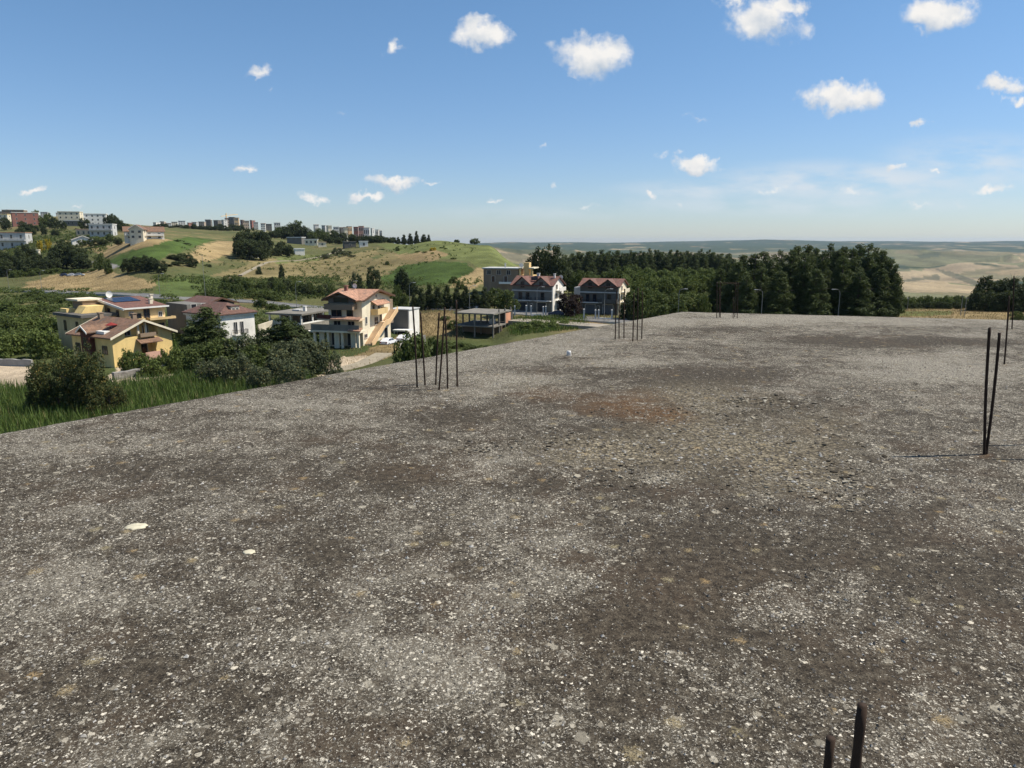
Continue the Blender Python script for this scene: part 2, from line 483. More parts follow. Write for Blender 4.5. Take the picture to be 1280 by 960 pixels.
    col = t.mix(t.math('MULTIPLY', li, .8), col, t.mix(rc[2], (0.33, 0.24, 0.13), (0.30, 0.27, 0.18)))
    t.put(b.inputs['Base Color'], t.mix(1.0, col, (1.0, 0.948, 0.845), 'MULTIPLY'))
    b.inputs['Roughness'].default_value = 0.95
    b.inputs['Specular IOR Level'].default_value = 0.15
    n1 = t.bump(fine, .5, 0.02)
    t.put(b.inputs['Normal'], t.bump(h, 0.75, 0.006, n1))
    return m
M_ROOF = roof_material()
verts = np.stack([RX, RY, zz], -1).reshape(-1, 3)
idx = np.arange(na * nb).reshape(na, nb)
faces = np.stack([idx[:-1, :-1], idx[:-1, 1:], idx[1:, 1:], idx[1:, :-1]], -1).reshape(-1, 4)
# make sure the surface looks up
if np.cross(verts[faces[0, 1]] - verts[faces[0, 0]], verts[faces[0, 2]] - verts[faces[0, 0]])[2] < 0:
    faces = faces[:, ::-1]
# rim skirt
loop = np.concatenate([idx[0, :], idx[1:, -1], idx[-1, -2::-1], idx[-2:0:-1, 0]])
n0 = len(verts)
sk = verts[loop].copy(); sk[:, 2] = -0.32
verts = np.concatenate([verts, sk])
L1 = np.roll(np.arange(len(loop)), -1)
sf = np.stack([loop, loop[L1], n0 + L1, n0 + np.arange(len(loop))], -1)
faces = np.concatenate([faces, sf])
me = np_mesh('roof', verts, faces, M_ROOF, True)
vc = me.color_attributes.new('Wear', 'FLOAT_COLOR', 'POINT')
cdat = np.zeros((len(verts), 4), np.float32); cdat[:, 3] = 1
cdat[:, 0] = 0.5
cdat[:n0, 0] = np.clip(LIGHT * .5 + .5, 0, 1).ravel()
cdat[:n0, 1] = np.clip(RUST, 0, 1).ravel(); cdat[:n0, 2] = np.clip(GRAV, 0, 1).ravel()
vc.data.foreach_set('color', cdat.ravel())
bld = empty('flat_roofed_building', (0, 0, -16.5), 0, 'unfinished concrete building whose wide flat roof is crusted with pale lichen and gravel', 'building')
ro = link('roof', me, bld); ro.location = (0, 0, 16.5)
def rp(a, b): return (C0[0] + a * eA[0] + b * eB[0], C0[1] + a * eA[1] + b * eB[1])
M_CONC = pmat('bare_concrete', (0.33, 0.315, 0.285), 0.9, 0.3, 0.6, bump=0.01)
w = MB()
w.prism([rp(.25, .25), rp(LA_MAX - .25, .25), rp(LA_MAX - .25, LB_MAX - .25), rp(.25, LB_MAX - .25)], 'z', -0.33 + 16.5, -1.0)
w.build('wall', M_CONC, bld)

# loose grit and chips lying on the roof
M_GRIT, t, b = new_mat('loose_grit')
g = t.node('ShaderNodeNewGeometry')
rnd = g.outputs['Random Per Island']
t.put(b.inputs['Base Color'], t.mix(t.noise(t.node('ShaderNodeTexCoord').outputs['Object'], 180, 3), t.ramp(rnd, [(0, (0.05, 0.045, 0.04)), (.45, (0.17, 0.15, 0.125)), (.75, (0.36, 0.335, 0.29)), (1, (0.66, 0.64, 0.59))]), (0.12, 0.105, 0.085)))
b.inputs['Roughness'].default_value = 0.95; b.inputs['Specular IOR Level'].default_value = 0.15
oct_v = np.array([(1, 0, 0), (0, 1, 0), (-1, 0, 0), (0, -1, 0), (0, 0, 1), (0, 0, -.6)], float)
oct_f = np.array([(0, 1, 4), (1, 2, 4), (2, 3, 4), (3, 0, 4), (1, 0, 5), (2, 1, 5), (3, 2, 5), (0, 3, 5)])
Wm = np.linalg.inv(np.array([[eA[0], eB[0]], [eA[1], eB[1]]]))
def roof_z_many(x, y):
    ab = Wm @ np.stack([x - C0[0], y - C0[1]])
    i = np.clip(np.round(ab[0] / LA_MAX * (na - 1)).astype(int), 0, na - 1); j = np.clip(np.round(ab[1] / LB_MAX * (nb - 1)).astype(int), 0, nb - 1)
    return zz[i, j], GRAV[i, j], LIGHT[i, j], (ab[0] > .1) & (ab[1] > .1) & (ab[0] < LA_MAX - .1) & (ab[1] < LB_MAX - .1)
def grains(n, rmin, rmax, size0, size1, flat, power=1.0, grav_only=False):
    ang = rng.uniform(-0.85, 0.85, n); r = rmin + (rmax - rmin) * rng.uniform(0, 1, n) ** power
    x = np.sin(ang) * r; y = np.cos(ang) * r
    z, gv, lt, ok = roof_z_many(x, y)
    keep = ok & (rng.uniform(0, 1, n) < (np.clip(gv - .15, 0, 1) if grav_only else 0.25 + 0.6 * fbm(x * 2.5, y * 2.5, 77) + 0.5 * lt))
    x, y, z = x[keep], y[keep], z[keep]; n = len(x)
    s = size0 + (size1 - size0) * rng.uniform(0, 1, n) ** 2.5
    jit = rng.uniform(.6, 1.35, (n, 6, 3))
    v = oct_v[None] * jit * s[:, None, None]
    v[:, :, 2] *= flat * rng.uniform(.6, 1.4, (n, 1))
    a = rng.uniform(0, 6.28, n); ca, sa = np.cos(a)[:, None], np.sin(a)[:, None]
    v = np.stack([v[..., 0] * ca * 1.25 - v[..., 1] * sa, v[..., 0] * sa * 1.25 + v[..., 1] * ca, v[..., 2]], -1)
    v += np.stack([x, y, z + s * flat * .25], -1)[:, None]
    f = oct_f[None] + (np.arange(n) * 6)[:, None, None]
    return v.reshape(-1, 3), f.reshape(-1, 3)
vv = []; ff = []; o = 0
for args in ((26000, 1.6, 5.5, .002, .007, .8, .8), (24000, 2.5, 11, .004, .012, .7, .8), (42000, 4.2, 11.5, .004, .014, .6, 1.0, True), (5000, 4.2, 10.5, .008, .024, .42, 1.0, True)):
    v, f = grains(*args); vv.append(v); ff.append(f + o); o += len(v)
gm = np_mesh('gravel', np.concatenate(vv), np.concatenate(ff), M_GRIT)
tag(link('gravel', gm), 'loose grit, chips and small stones strewn over the weathered roof', 'gravel', kind='stuff')

# dark lifted chips of old roofing round the gravelly patch
M_CHIP, t, b = new_mat('old_roofing_chip')
t.put(b.inputs['Base Color'], t.ramp(t.node('ShaderNodeNewGeometry').outputs['Random Per Island'], [(0, (0.035, 0.030, 0.023)), (.3, (0.11, 0.094, 0.07)), (.7, (0.23, 0.20, 0.15)), (1, (0.44, 0.40, 0.32))]))
b.inputs['Roughness'].default_value = 1.0; b.inputs['Specular IOR Level'].default_value = 0.03
def chip_field(name, label, spots, n):
    mb = MB()
    for i in range(n):
        u0, v0, su, sv_ = random.choice(spots)
        p = on_roof(random.gauss(u0, su), random.gauss(v0, sv_))
        s = random.uniform(.005, .013) * (1.9 if random.random() < .12 else 1)
        k = random.randint(4, 6); a0 = random.uniform(0, 6.28); tilt = random.uniform(-.35, .35), random.uniform(-.35, .35)
        z0 = roof_z(p.x, p.y) + .004
        poly = []
        for q in range(k):
            a = a0 + q * 6.283 / k + random.uniform(-.3, .3); r_ = s * random.uniform(.6, 1.25)
            poly.append((p.x + math.cos(a) * r_ * 1.3, p.y + math.sin(a) * r_, z0 + tilt[0] * math.cos(a) * r_ + tilt[1] * math.sin(a) * r_ + s * .18))
        th = random.uniform(.004, .009)
        mb.add(poly + [(x, y, z - th) for x, y, z in poly], [tuple(range(k)), tuple(range(2 * k - 1, k - 1, -1))] + [(j, j + k, (j + 1) % k + k, (j + 1) % k) for j in range(k)])
    tag(mb.build(name, M_CHIP), label, 'rubble', kind='stuff')
chip_field('roofing_debris', 'broken dark chips of old roofing scattered around the gravelly patch on the roof',
           [(960, 502, 34, 4), (960, 506, 40, 6), (925, 500, 10, 2), (880, 520, 60, 10), (840, 575, 70, 20), (980, 600, 70, 22), (1040, 560, 40, 25), (690, 552, 40, 7), (760, 600, 50, 8), (600, 560, 25, 5), (780, 540, 60, 14), (1050, 610, 40, 16)], 900)

# two pale flat stones
M_STONE = pmat('pale_flat_stone', (0.55, 0.50, 0.36), 0.9, 0.25, 30, streak=False, bump=0.004)
def flat_stone(u, v, wpx, label):
    p = on_roof(u, v); d = p.length; a = wpx * d / F / 2
    mb = MB(); k = 18; vs_ = []
    prof = [(1.0, 0.0), (1.0, .007), (.93, .011), (.5, .012)]
    jit = [random.uniform(.72, 1.15) for _ in range(k)]
    for (r_, h_) in prof:
        for q in range(k):
            an = 2 * math.pi * q / k
            vs_.append((math.cos(an) * a * r_ * jit[q], math.sin(an) * a * .8 * r_ * jit[(q + 3) % k], h_ + random.uniform(-.001, .001)))
    fs_ = [(i * k + q, i * k + (q + 1) % k, (i + 1) * k + (q + 1) % k, (i + 1) * k + q) for i in range(3) for q in range(k)]
    fs_ += [tuple(3 * k + q for q in range(k)), tuple(range(k - 1, -1, -1))]
    mb.add(vs_, fs_)
    o = mb.build('flat_stone', M_STONE, None, True)
    o.location = (p.x, p.y, roof_z(p.x, p.y) - .006)
    tag(o, label, 'stone')
flat_stone(170, 659, 27, 'larger pale flat stone lying on the dark roof, left of the smaller one')
flat_stone(311, 692, 16, 'smaller pale flat stone lying on the dark roof, in front of the larger one')

# the white vent stub
p = on_roof(711, 444.5)
r_ = 2.8 * p.length / F
mb = MB(); mb.tube([(0, 0, -.02), (0, 0, .05), (0, 0, .07)], [r_, r_, r_ * .93], 20)
pv = empty('vent_pipe', (p.x, p.y, roof_z(p.x, p.y)), 0, 'short white plastic vent pipe stub standing out of the roof', 'pipe')
M_PVC = pmat('white_plastic', (0.62, 0.60, 0.56), 0.5, 0.1, 20, streak=False)
mb.build('pipe_stub', M_PVC, pv, True)
mb = MB(); mb.tube([(0, 0, -.01), (0, 0, .012)], [r_ * 1.6, r_ * 1.15], 20); mb.build('mortar_collar', pmat('mortar', (0.25, 0.235, 0.21), .9, .25, 20), pv)

# ------------------------------------------------------------------ reinforcement bars
M_RUST = pmat('rusty_steel', (0.042, 0.026, 0.017), 0.85, 0.5, 9, metal=0.0, spec=0.2)
def bar_mesh(p0, p1, r):
    """ribbed bar with a slight bend"""
    p0, p1 = Vector(p0), Vector(p1); n = max(8, int((p1 - p0).length / .045))
    bend = Vector((random.uniform(-1, 1), random.uniform(-1, 1), 0)) * .006
    pts = [p0.lerp(p1, i / n) + bend * math.sin(math.pi * i / n) for i in range(n + 1)]
    mb = MB(); mb.tube(pts, [r * (1.09 if i % 2 else .95) for i in range(n + 1)], 10)
    return mb
def cluster(label, bars, r, tie=None, extra=()):
    """bars: (base u, base v, top u, top v)"""
    pb = [on_roof(b[0], b[1]) for b in bars]
    c = sum(pb, Vector()) / len(pb)
    root = empty('column_rebars', c, 0, label, 'rebar cluster', 'steel bars left standing where columns would continue')
    tops = []
    for b_, p in zip(bars, pb):
        p = p.copy(); p.z = roof_z(p.x, p.y) - .03
        t_ = at_depth(b_[2], b_[3], p.y + random.uniform(-.02, .02)); tops.append(t_)
        bar_mesh(p - c, t_ - c, r).build('rebar', M_RUST, root, True)
    for (q0, q1) in extra:
        bar_mesh(Vector(q0) - c, Vector(q1) - c, r).build('rebar', M_RUST, root, True)
    if tie:
        pts = [Vector(q) - c for q in tie(tops)]
        mb = MB(); mb.tube(pts, r * .5, 6); mb.build('stirrup', M_RUST, root, True)
    return root
cluster('six rusty bars rising from the roof in front of the house with the orange stairs',
        [(521.5, 484.5, 516, 383), (531.5, 482, 525.5, 390), (544.5, 481, 549, 391), (548.5, 487.5, 556, 384), (559.5, 486, 556.5, 395), (571.5, 483.5, 570.3, 375)], .0092)
cluster('six rusty bars rising from the roof in front of the grey stone row house',
        [(769, 424.5, 771, 362), (774, 424, 774.5, 367), (780, 423, 780.5, 361), (791, 427, 792.5, 366), (796.5, 425.5, 797.5, 360), (802, 423.5, 802.8, 364)], .0092)
cluster('short cage of rusty bars tied by a stirrup at the far roof edge by pines',
        [(896, 397.5, 896, 352.5), (900.5, 397, 900.6, 352), (916.3, 398, 916.6, 372), (918.5, 396.5, 919.5, 352), (921.5, 397.5, 922.5, 353), (899, 396, 899, 360)], .0088,
        tie=lambda T: [T[0] + Vector((0, 0, -.03)), T[1] + Vector((0, .15, -.03)), T[3] + Vector((0, .15, -.03)), T[4] + Vector((0, 0, -.03)), T[0] + Vector((0, -.02, -.03))])
q = [on_roof(1232, 569)]
x0, y0 = q[0].x, q[0].y
cluster('two rusty bars leaning apart from one foot on the right of the roof',
        [(1231, 568.5, 1237, 409.5), (1232.5, 568, 1249.5, 416)], .010, extra=[((x0 + .66, y0 + .28, -.03), (x0 + .69, y0 + .30, .95)), ((x0 + .60, y0 - .08, -.03), (x0 + .62, y0 - .06, .97))])
cluster('pair of tall rusty bars standing at the far right of the roof',
        [(1255.5, 455, 1261.5, 370), (1265, 411.5, 1267.5, 345)], .010)
# two near bars cut by the frame
def near_bar_pts(ut, vt, Y, ub, vb):
    top = at_depth(ut, vt, Y); low = at_depth(ub, vb, Y)
    d = (low - top); k = (top.z + .02) / -d.z
    return top, top + d * k
c = Vector((0.5, 1.2, 0))
root = empty('column_rebars', c, 0, 'two thick rusty bars rising close to the camera at the bottom edge of the roof', 'rebar cluster', 'steel bars left standing where columns would continue')
for (ut, vt, Y, ub, vb, r_) in ((1078, 881, 1.22, 1070, 957, .0092), (1038.5, 922.5, 1.30, 1036, 958, .0088)):
    tp, bt = near_bar_pts(ut, vt, Y, ub, vb)
    bar_mesh(bt - c, tp - c, r_).build('rebar', M_RUST, root, True)
# ------------------------------------------------------------------ terrain: heights given along sight lines (distance, photo row)
far_R = [(1500, 378), (2200, 364), (2800, 352), (3800, 338), (5000, 326), (7000, 315), (9000, 308.5), (11000, 304.5), (13000, 302.2), (16500, 304)]
def fr(crest, k=0.0):
    return [(Y, v + (k if 2000 < Y < 9000 else 0)) for Y, v in far_R[:-2]] + [(13000, crest), (16500, crest + 3)]
TCOLS = [
 (-260, [(80, 525), (130, 450), (200, 390), (285, 364), (350, 352), (420, 339), (500, 318), (600, 298), (750, 282), (900, 270), (1000, 266), (1300, 290), (3000, 330), (16000, 306)]),
 (0,    [(80, 525), (130, 450), (200, 390), (285, 364), (350, 352), (420, 339), (500, 319), (560, 303), (650, 293), (800, 281), (950, 273), (1100, 268), (1400, 290), (3000, 330), (16000, 306)]),
 (100,  [(80, 520), (130, 449), (150, 430), (200, 388), (262, 367), (300, 358), (350, 347), (410, 334), (450, 318), (500, 303), (560, 296), (700, 284), (900, 273), (1100, 273), (1400, 295), (3000, 330), (16000, 306)]),
 (200,  [(80, 515), (130, 447), (160, 415), (200, 386), (227, 374), (255, 362), (280, 352), (310, 338), (345, 322), (380, 308), (405, 298), (450, 296), (600, 291), (800, 286), (1050, 283), (1400, 300), (3000, 330), (16000, 306)]),
 (300,  [(80, 510), (130, 447), (160, 420), (200, 391), (235, 378), (280, 362), (330, 345), (400, 325), (480, 309), (560, 301), (700, 295), (900, 289), (1080, 287), (1400, 306), (3000, 330), (16000, 306)]),
 (400,  [(80, 505), (136, 436), (160, 416), (200, 396), (240, 385), (290, 364), (350, 345), (420, 330), (500, 318), (600, 307), (750, 300), (1000, 294), (1100, 293), (1400, 312), (3000, 330), (16000, 306)]),
 (480,  [(80, 500), (136, 433), (165, 411), (205, 393), (235, 385), (280, 365), (330, 347), (400, 326), (480, 311), (560, 304), (680, 302), (800, 308), (1200, 325), (3000, 335), (16000, 306)]),
 (550,  [(80, 500), (120, 458), (140, 440), (165, 424), (182, 405), (190, 393), (215, 385), (245, 372), (270, 356), (320, 338), (370, 322), (430, 307), (480, 300.5), (600, 310), (900, 330), (3000, 330), (16000, 306)]),
 (610,  [(80, 500), (120, 460), (145, 438), (165, 425), (180, 405), (188, 394), (202, 388), (220, 383), (255, 366), (300, 346), (350, 326), (400, 312), (450, 305.5), (520, 314), (700, 335), (1500, 350), (3000, 335), (7000, 315), (13000, 303.5), (16500, 306)]),
 (650,  [(80, 500), (130, 440), (150, 425), (165, 411), (176, 400), (186, 393), (200, 389), (230, 381), (270, 365), (310, 351), (350, 338), (390, 331), (440, 336), (600, 350)] + fr(303.3)),
 (700,  [(80, 500), (130, 436), (165, 410), (176, 399), (186, 394), (200, 389), (230, 380), (260, 368), (300, 354), (340, 347), (400, 347), (600, 352)] + fr(303.2)),
 (850,  [(80, 498), (130, 432), (165, 408), (185, 397), (220, 383), (260, 368), (330, 352), (450, 348), (700, 356)] + fr(302.0)),
 (960,  [(80, 498), (130, 432), (165, 408), (185, 397), (220, 384), (260, 371), (330, 356), (450, 352), (700, 360)] + fr(299.2)),
 (1060, [(80, 498), (130, 430), (165, 405), (185, 396), (220, 384), (260, 377), (330, 372), (450, 375), (700, 382), (1000, 384)] + fr(301.5)),
 (1160, [(80, 498), (130, 428), (160, 402), (185, 393), (220, 384), (260, 379), (330, 377), (450, 382), (700, 384), (1000, 381)] + fr(302.0)),
 (1280, [(80, 498), (130, 428), (160, 401), (185, 391), (220, 383), (260, 379), (330, 378), (450, 383), (700, 385), (1000, 384)] + fr(301.0, 4)),
 (1600, [(80, 498), (130, 428), (160, 400), (185, 390), (220, 383), (260, 379), (330, 378), (450, 383), (700, 385), (1000, 384)] + fr(301.5, 4)),
]
YG = np.geomspace(15, 16500, 900)
LYG = np.log(YG)
TK = np.array([(c[0] - 640) / F for c in TCOLS])
PROF = []
for u, pr in TCOLS:
    Ys = [15, 45] + [p[0] for p in pr]
    zs = [-16.3, -16.4] + [HC + p[0] * ray(u, p[1])[1] for p in pr]
    z = np.interp(LYG, np.log(Ys), zs)
    k = np.hanning(15); k /= k.sum()
    zp = np.pad(z, 7, mode='edge'); PROF.append(np.convolve(zp, k, 'valid'))
PROF = np.array(PROF)

def terr(X, Y):
    X = np.asarray(X, float); Y = np.asarray(Y, float)
    Yc = np.clip(Y, 15, 16500)
    t = np.clip(X / np.maximum(Y, 1), TK[0], TK[-1])
    k = np.clip(np.searchsorted(TK, t) - 1, 0, len(TK) - 2)
    f = (t - TK[k]) / (TK[k + 1] - TK[k]); f = f * f * (3 - 2 * f)
    li = (np.log(Yc) - LYG[0]) / (LYG[1] - LYG[0]); i = np.clip(li.astype(int), 0, len(LYG) - 2); g = li - i
    a = PROF[k, i] * (1 - g) + PROF[k, i + 1] * g
    b = PROF[k + 1, i] * (1 - g) + PROF[k + 1, i + 1] * g
    z = a * (1 - f) + b * f
    amp = np.interp(np.log(Yc), np.log([15, 120, 300, 700, 2000, 5000, 16000]), [.25, .25, .7, 2.0, 26, 70, 40])
    wl = np.interp(np.log(Yc), np.log([15, 120, 300, 700, 2000, 5000, 16000]), [9, 12, 26, 55, 420, 900, 1500])
    w = np.exp(np.round(np.log(wl) * 2) / 2)
    rid = 1 - np.abs(2 * fbm(X / 1150 + 3, Y / 1500 + 7, 71, 4) - 1) ** .8
    z = z + (rid - .6) * 150 * sstep(1600, 2600, Yc) * sstep(7000, 5200, Yc)
    return z + (fbm(X / w + 50, Y / w + 50, 12, 4) - .5) * amp

def tz(x, y): return float(terr(np.array([x]), np.array([y]))[0])

def ground(u, Y):
    """point of the terrain at depth Y that shows in photo column u"""
    v = 390
    for _ in range(5):
        rx, rz = ray(u, v); X = rx * Y; z = tz(X, Y); v = to_px(X, Y, z)[1]
    return Vector((X, Y, z))

# polar sheet, fine inside the view, coarse around
th = np.concatenate([np.linspace(-math.pi, -.78, 24, endpoint=False), np.linspace(-.78, .74, 880), np.linspace(.74, math.pi, 25)[1:]])
rr = np.geomspace(12, 17500, 640)
TH, RRr = np.meshgrid(th, rr, indexing='ij')
TX = np.sin(TH) * RRr; TY = np.cos(TH) * RRr
thc = np.clip(TH, -.95, .95)
TZ = terr(np.sin(thc) * RRr, np.cos(thc) * RRr)
back = sstep(.95, 1.5, np.abs(TH))
TZ = TZ * (1 - back) + (-16.4 + (fbm(TX / 60, TY / 60, 4) - .5) * 2) * back
TU, TV = to_px(TX, np.maximum(TY, 1.0), TZ)

def in_poly(u, v, poly):
    c = np.zeros(u.shape, bool); n = len(poly)
    for i in range(n):
        x1, y1 = poly[i]; x2, y2 = poly[(i + 1) % n]
        if y1 == y2: continue
        c ^= ((y1 > v) != (y2 > v)) & (u < (x2 - x1) * (v - y1) / (y2 - y1) + x1)
    return c
# ---- what grows or lies where (true colour of each field)
n_s = fbm(TX / 5, TY / 5, 40, 4); n_m = fbm(TX / 22, TY / 22, 41, 4); n_l = fbm(TX / 90, TY / 90, 42, 4)
def C(*c): return np.array(c, float)
TAN, TAN2, OLIVE, GREEN, VINE, DARK, GREY, SAND, DIRT = C(.27, .20, .10), C(.215, .16, .08), C(.10, .102, .042), C(.082, .108, .034), C(.055, .082, .022), C(.035, .052, .018), C(.30, .28, .25), C(.50, .40, .28), C(.30, .21, .11)
base = OLIVE + (TAN2 - OLIVE) * sstep(.48, .74, n_m * .6 + n_s * .4)[..., None]
base = base + (DARK * 1.5 - base) * (sstep(.52, .70, n_l * .5 + n_s * .5) * .7)[..., None]
near = sstep(190, 150, TY) * sstep(700, 560, TU)
base = base + (GREEN * .75 + (DARK - GREEN * .75) * n_s[..., None] - base) * (near * .8)[..., None]
JU = TU + (n_s - .5) * 10 + (n_m - .5) * 8; JV = TV + (n_s - .5) * 3.2
FIELDS = [
 (SAND * .8, [(-40, 455), (38, 454), (46, 474), (40, 490), (-40, 492)], 60, 150),
 (SAND * .9, [(150, 458), (215, 462), (238, 470), (205, 482), (130, 486), (135, 470)], 60, 140),
 (TAN, [(38, 353), (70, 343), (130, 337), (200, 343), (200, 355), (185, 361), (110, 364), (20, 364)], 250, 460),
 (OLIVE, [(135, 338), (165, 336), (205, 345), (190, 352)], 250, 460),
 (VINE * 1.1, [(132, 328), (165, 312), (215, 300), (262, 291), (292, 292), (255, 305), (215, 318), (185, 332), (150, 336)], 250, 560),
 (TAN, [(232, 319), (262, 304), (292, 294), (300, 315), (262, 326), (235, 329)], 250, 560),
 (TAN * .9, [(112, 312), (160, 302), (205, 298), (215, 300), (165, 312), (132, 322)], 300, 520),
 (GREEN * 1.1, [(200, 347), (260, 346), (282, 352), (296, 365), (300, 372), (190, 370)], 200, 420),
 (TAN2 * .62 + OLIVE * .45, [(262, 345), (330, 325), (400, 322), (440, 318), (475, 309), (460, 330), (400, 352), (330, 352)], 250, 650),
 (GREEN * .9 + TAN * .15, [(352, 320), (398, 318), (400, 326), (345, 330)], 300, 600),
 (TAN2 * .6 + OLIVE * .45, [(404, 352), (440, 335), (500, 312), (560, 304), (545, 322), (478, 345), (455, 352)], 240, 700),
 (GREEN + TAN2 * .2, [(470, 305), (520, 302), (590, 300), (640, 312), (690, 330), (600, 336), (585, 326), (540, 322), (500, 318)], 300, 700),
 (TAN * .85, [(495, 319), (545, 312), (562, 318), (540, 326), (500, 325)], 300, 560),
 (VINE * .92, [(477, 346), (505, 332), (540, 326), (584, 329), (592, 340), (572, 351), (548, 357), (480, 357)], 220, 480),
 (TAN * .95, [(572, 350), (598, 334), (610, 338), (608, 352), (590, 362), (560, 360)], 220, 480),
 (DIRT, [(655, 345), (740, 330), (770, 340), (755, 350)], 260, 420),
 (TAN * .8, [(515, 392), (560, 388), (575, 396), (565, 420), (530, 420), (512, 412)], 130, 200),
 (TAN2, [(418, 455), (470, 432), (520, 412), (525, 425), (480, 450), (420, 462)], 80, 165),
 (SAND * .95, [(395, 455), (425, 447), (456, 444), (472, 450), (440, 462), (400, 472)], 70, 160),
 (GREEN * .8, [(640, 400), (700, 396), (720, 401), (690, 412), (645, 416)], 120, 185),
 (DIRT, [(700, 397), (760, 397), (760, 404), (715, 408)], 120, 185),
 (DIRT * 1.1, [(868, 376), (898, 374), (900, 389), (862, 390)], 150, 260),
 (TAN * .8, [(1120, 388), (1290, 382), (1290, 402), (1090, 400)], 140, 240),
 (GREEN * .9 + TAN * .2, [(1110, 389), (1190, 388), (1190, 394), (1110, 395)], 150, 240),
 (TAN, [(1195, 393), (1262, 389), (1262, 398), (1190, 399)], 130, 240),
 (GREY * .8, [(112, 327), (122, 325), (152, 333), (140, 336), (125, 334)], 300, 520),
]
for colr, poly, y0, y1 in FIELDS:
    m = in_poly(JU, JV, poly) & (TY > y0) & (TY < y1)
    base[m] = colr * (1 + (n_s[m] - .5)[:, None] * .7 + (n_m[m] - .5)[:, None] * .5)
# far country: patchwork of stubble, pasture and woods
fx, fy = TX / 520 + fbm(TX / 400, TY / 400, 60, 3) * 2.2, TY / 900 + fbm(TX / 500, TY / 700, 61, 3) * 2.2
cell = vnoise(np.floor(fx) * 7.3, np.floor(fy) * 9.1, 62)
pal = [C(.27, .195, .125), C(.23, .17, .105), C(.18, .15, .09), C(.15, .14, .08), C(.30, .225, .15), C(.20, .155, .10)]
farc = np.zeros(base.shape)
for i, pc in enumerate(pal):
    farc[(cell * 5.99).astype(int) == i] = pc
nf = fbm(TX / 260, TY / 420, 63, 5); nf2 = fbm(TX / 700, TY / 1300, 64, 4)
farc *= (1 + (fbm(TX / 90, TY / 200, 65, 4) - .5) * .9)[..., None]
wood = sstep(.57, .62, nf * .6 + nf2 * .4)
wood = np.maximum(wood, sstep(5800, 8000, TY) * sstep(.27, .36, nf))
wood = np.maximum(wood, sstep(1040, 760, TU) * sstep(3500, 6000, TY) * sstep(.40, .5, nf))
farc = farc + (C(.045, .06, .03) - farc) * wood[..., None]
# gully line with trees, dark scarps
gl = [(1170, 336), (1190, 340), (1215, 349), (1245, 362), (1252, 368), (1215, 356), (1180, 343)]
for poly in (gl, [(1128, 350), (1170, 342), (1172, 348), (1130, 352)], [(1118, 330), (1132, 331), (1140, 338), (1122, 336)], [(1140, 318), (1180, 316), (1172, 321), (1150, 322)]):
    m = in_poly(TU + (nf - .5) * 16, TV + (nf - .5) * 5, poly) & (TY > 1200) & (TY < 9500)
    farc[m] = farc[m] * .35 + C(.05, .06, .04) * .65
farc = farc * C(.96, 1.0, .90)
far = sstep(650, 1500, TY)[..., None]
base = base * (1 - far) + farc * far
base = np.clip(base, .01, .8)
tv = np.stack([TX, TY, TZ], -1).reshape(-1, 3)
ii = np.arange(TX.size).reshape(TX.shape)
tf = np.stack([ii[:-1, :-1], ii[:-1, 1:], ii[1:, 1:], ii[1:, :-1]], -1).reshape(-1, 4)
if np.cross(tv[tf[0, 1]] - tv[tf[0, 0]], tv[tf[0, 2]] - tv[tf[0, 0]])[2] < 0: tf = tf[:, ::-1]
# close the hole under the building
M_TERR, t, b = new_mat('fields_and_earth')
co = t.node('ShaderNodeTexCoord').outputs['Object']
at = t.node('ShaderNodeVertexColor'); at.layer_name = 'Field'
nn = t.noise(co, 0.9, 6, .7); n2 = t.noise(co, 0.07, 5, .65); n3 = t.noise(co, 0.006, 6, .65)
k = t.math('ADD', t.math('ADD', t.lin(nn, .25, .75, -.28, .28), t.lin(n2, .3, .7, -.22, .22)), t.lin(n3, .3, .7, .82, 1.18))
cmul = t.node('ShaderNodeVectorMath', operation='SCALE'); t.put(cmul.inputs[0], at.outputs[0]); t.put(cmul.inputs['Scale'], k)
t.put(b.inputs['Base Color'], cmul.outputs[0])
b.inputs['Roughness'].default_value = 1.0; b.inputs['Specular IOR Level'].default_value = 0.05
t.put(b.inputs['Normal'], t.bump(nn, .8, .5))
tm = np_mesh('ground', tv, tf, M_TERR, True)
vc = tm.color_attributes.new('Field', 'FLOAT_COLOR', 'POINT')
cd = np.ones((len(tv), 4), np.float32); cd[:, :3] = base.reshape(-1, 3)
vc.data.foreach_set('color', cd.ravel())
tag(link('ground', tm), kind='structure')

# ------------------------------------------------------------------ roads
M_ASPH = pmat('worn_asphalt', (0.145, 0.14, 0.132), .9, .25, .5, streak=False)
M_KERB = pmat('kerb_stone', (0.40, 0.385, 0.35), .9, .2, .8, streak=False)
M_TRACK = pmat('dusty_track', (0.30, 0.255, 0.18), .95, .25, .6, streak=False)
M_LINE = pmat('road_paint', (0.7, 0.7, 0.68), .8, .2, 2)
def path_pts(ctrl, step=3.0):
    P_ = [ground(u, Y) for u, Y in ctrl]
    out = []
    for i in range(len(P_) - 1):
        p0 = P_[max(i - 1, 0)]; p1 = P_[i]; p2 = P_[i + 1]; p3 = P_[min(i + 2, len(P_) - 1)]
        n = max(2, int((p2 - p1).length / step))
        for k_ in range(n):
            s = k_ / n
            q = .5 * ((2 * p1) + (p2 - p0) * s + (2 * p0 - 5 * p1 + 4 * p2 - p3) * s * s + (3 * p1 - p0 - 3 * p2 + p3) * s ** 3)
            out.append(q)
    out.append(P_[-1])
    zs = [max(tz(q.x, q.y), tz(q.x + 2, q.y), tz(q.x - 2, q.y), tz(q.x, q.y - 2.5), tz(q.x, q.y + 2.5)) for q in out]
    for i, q in enumerate(out):
        q.z = sum(zs[max(0, i - 3):i + 4]) / len(zs[max(0, i - 3):i + 4])
    return out
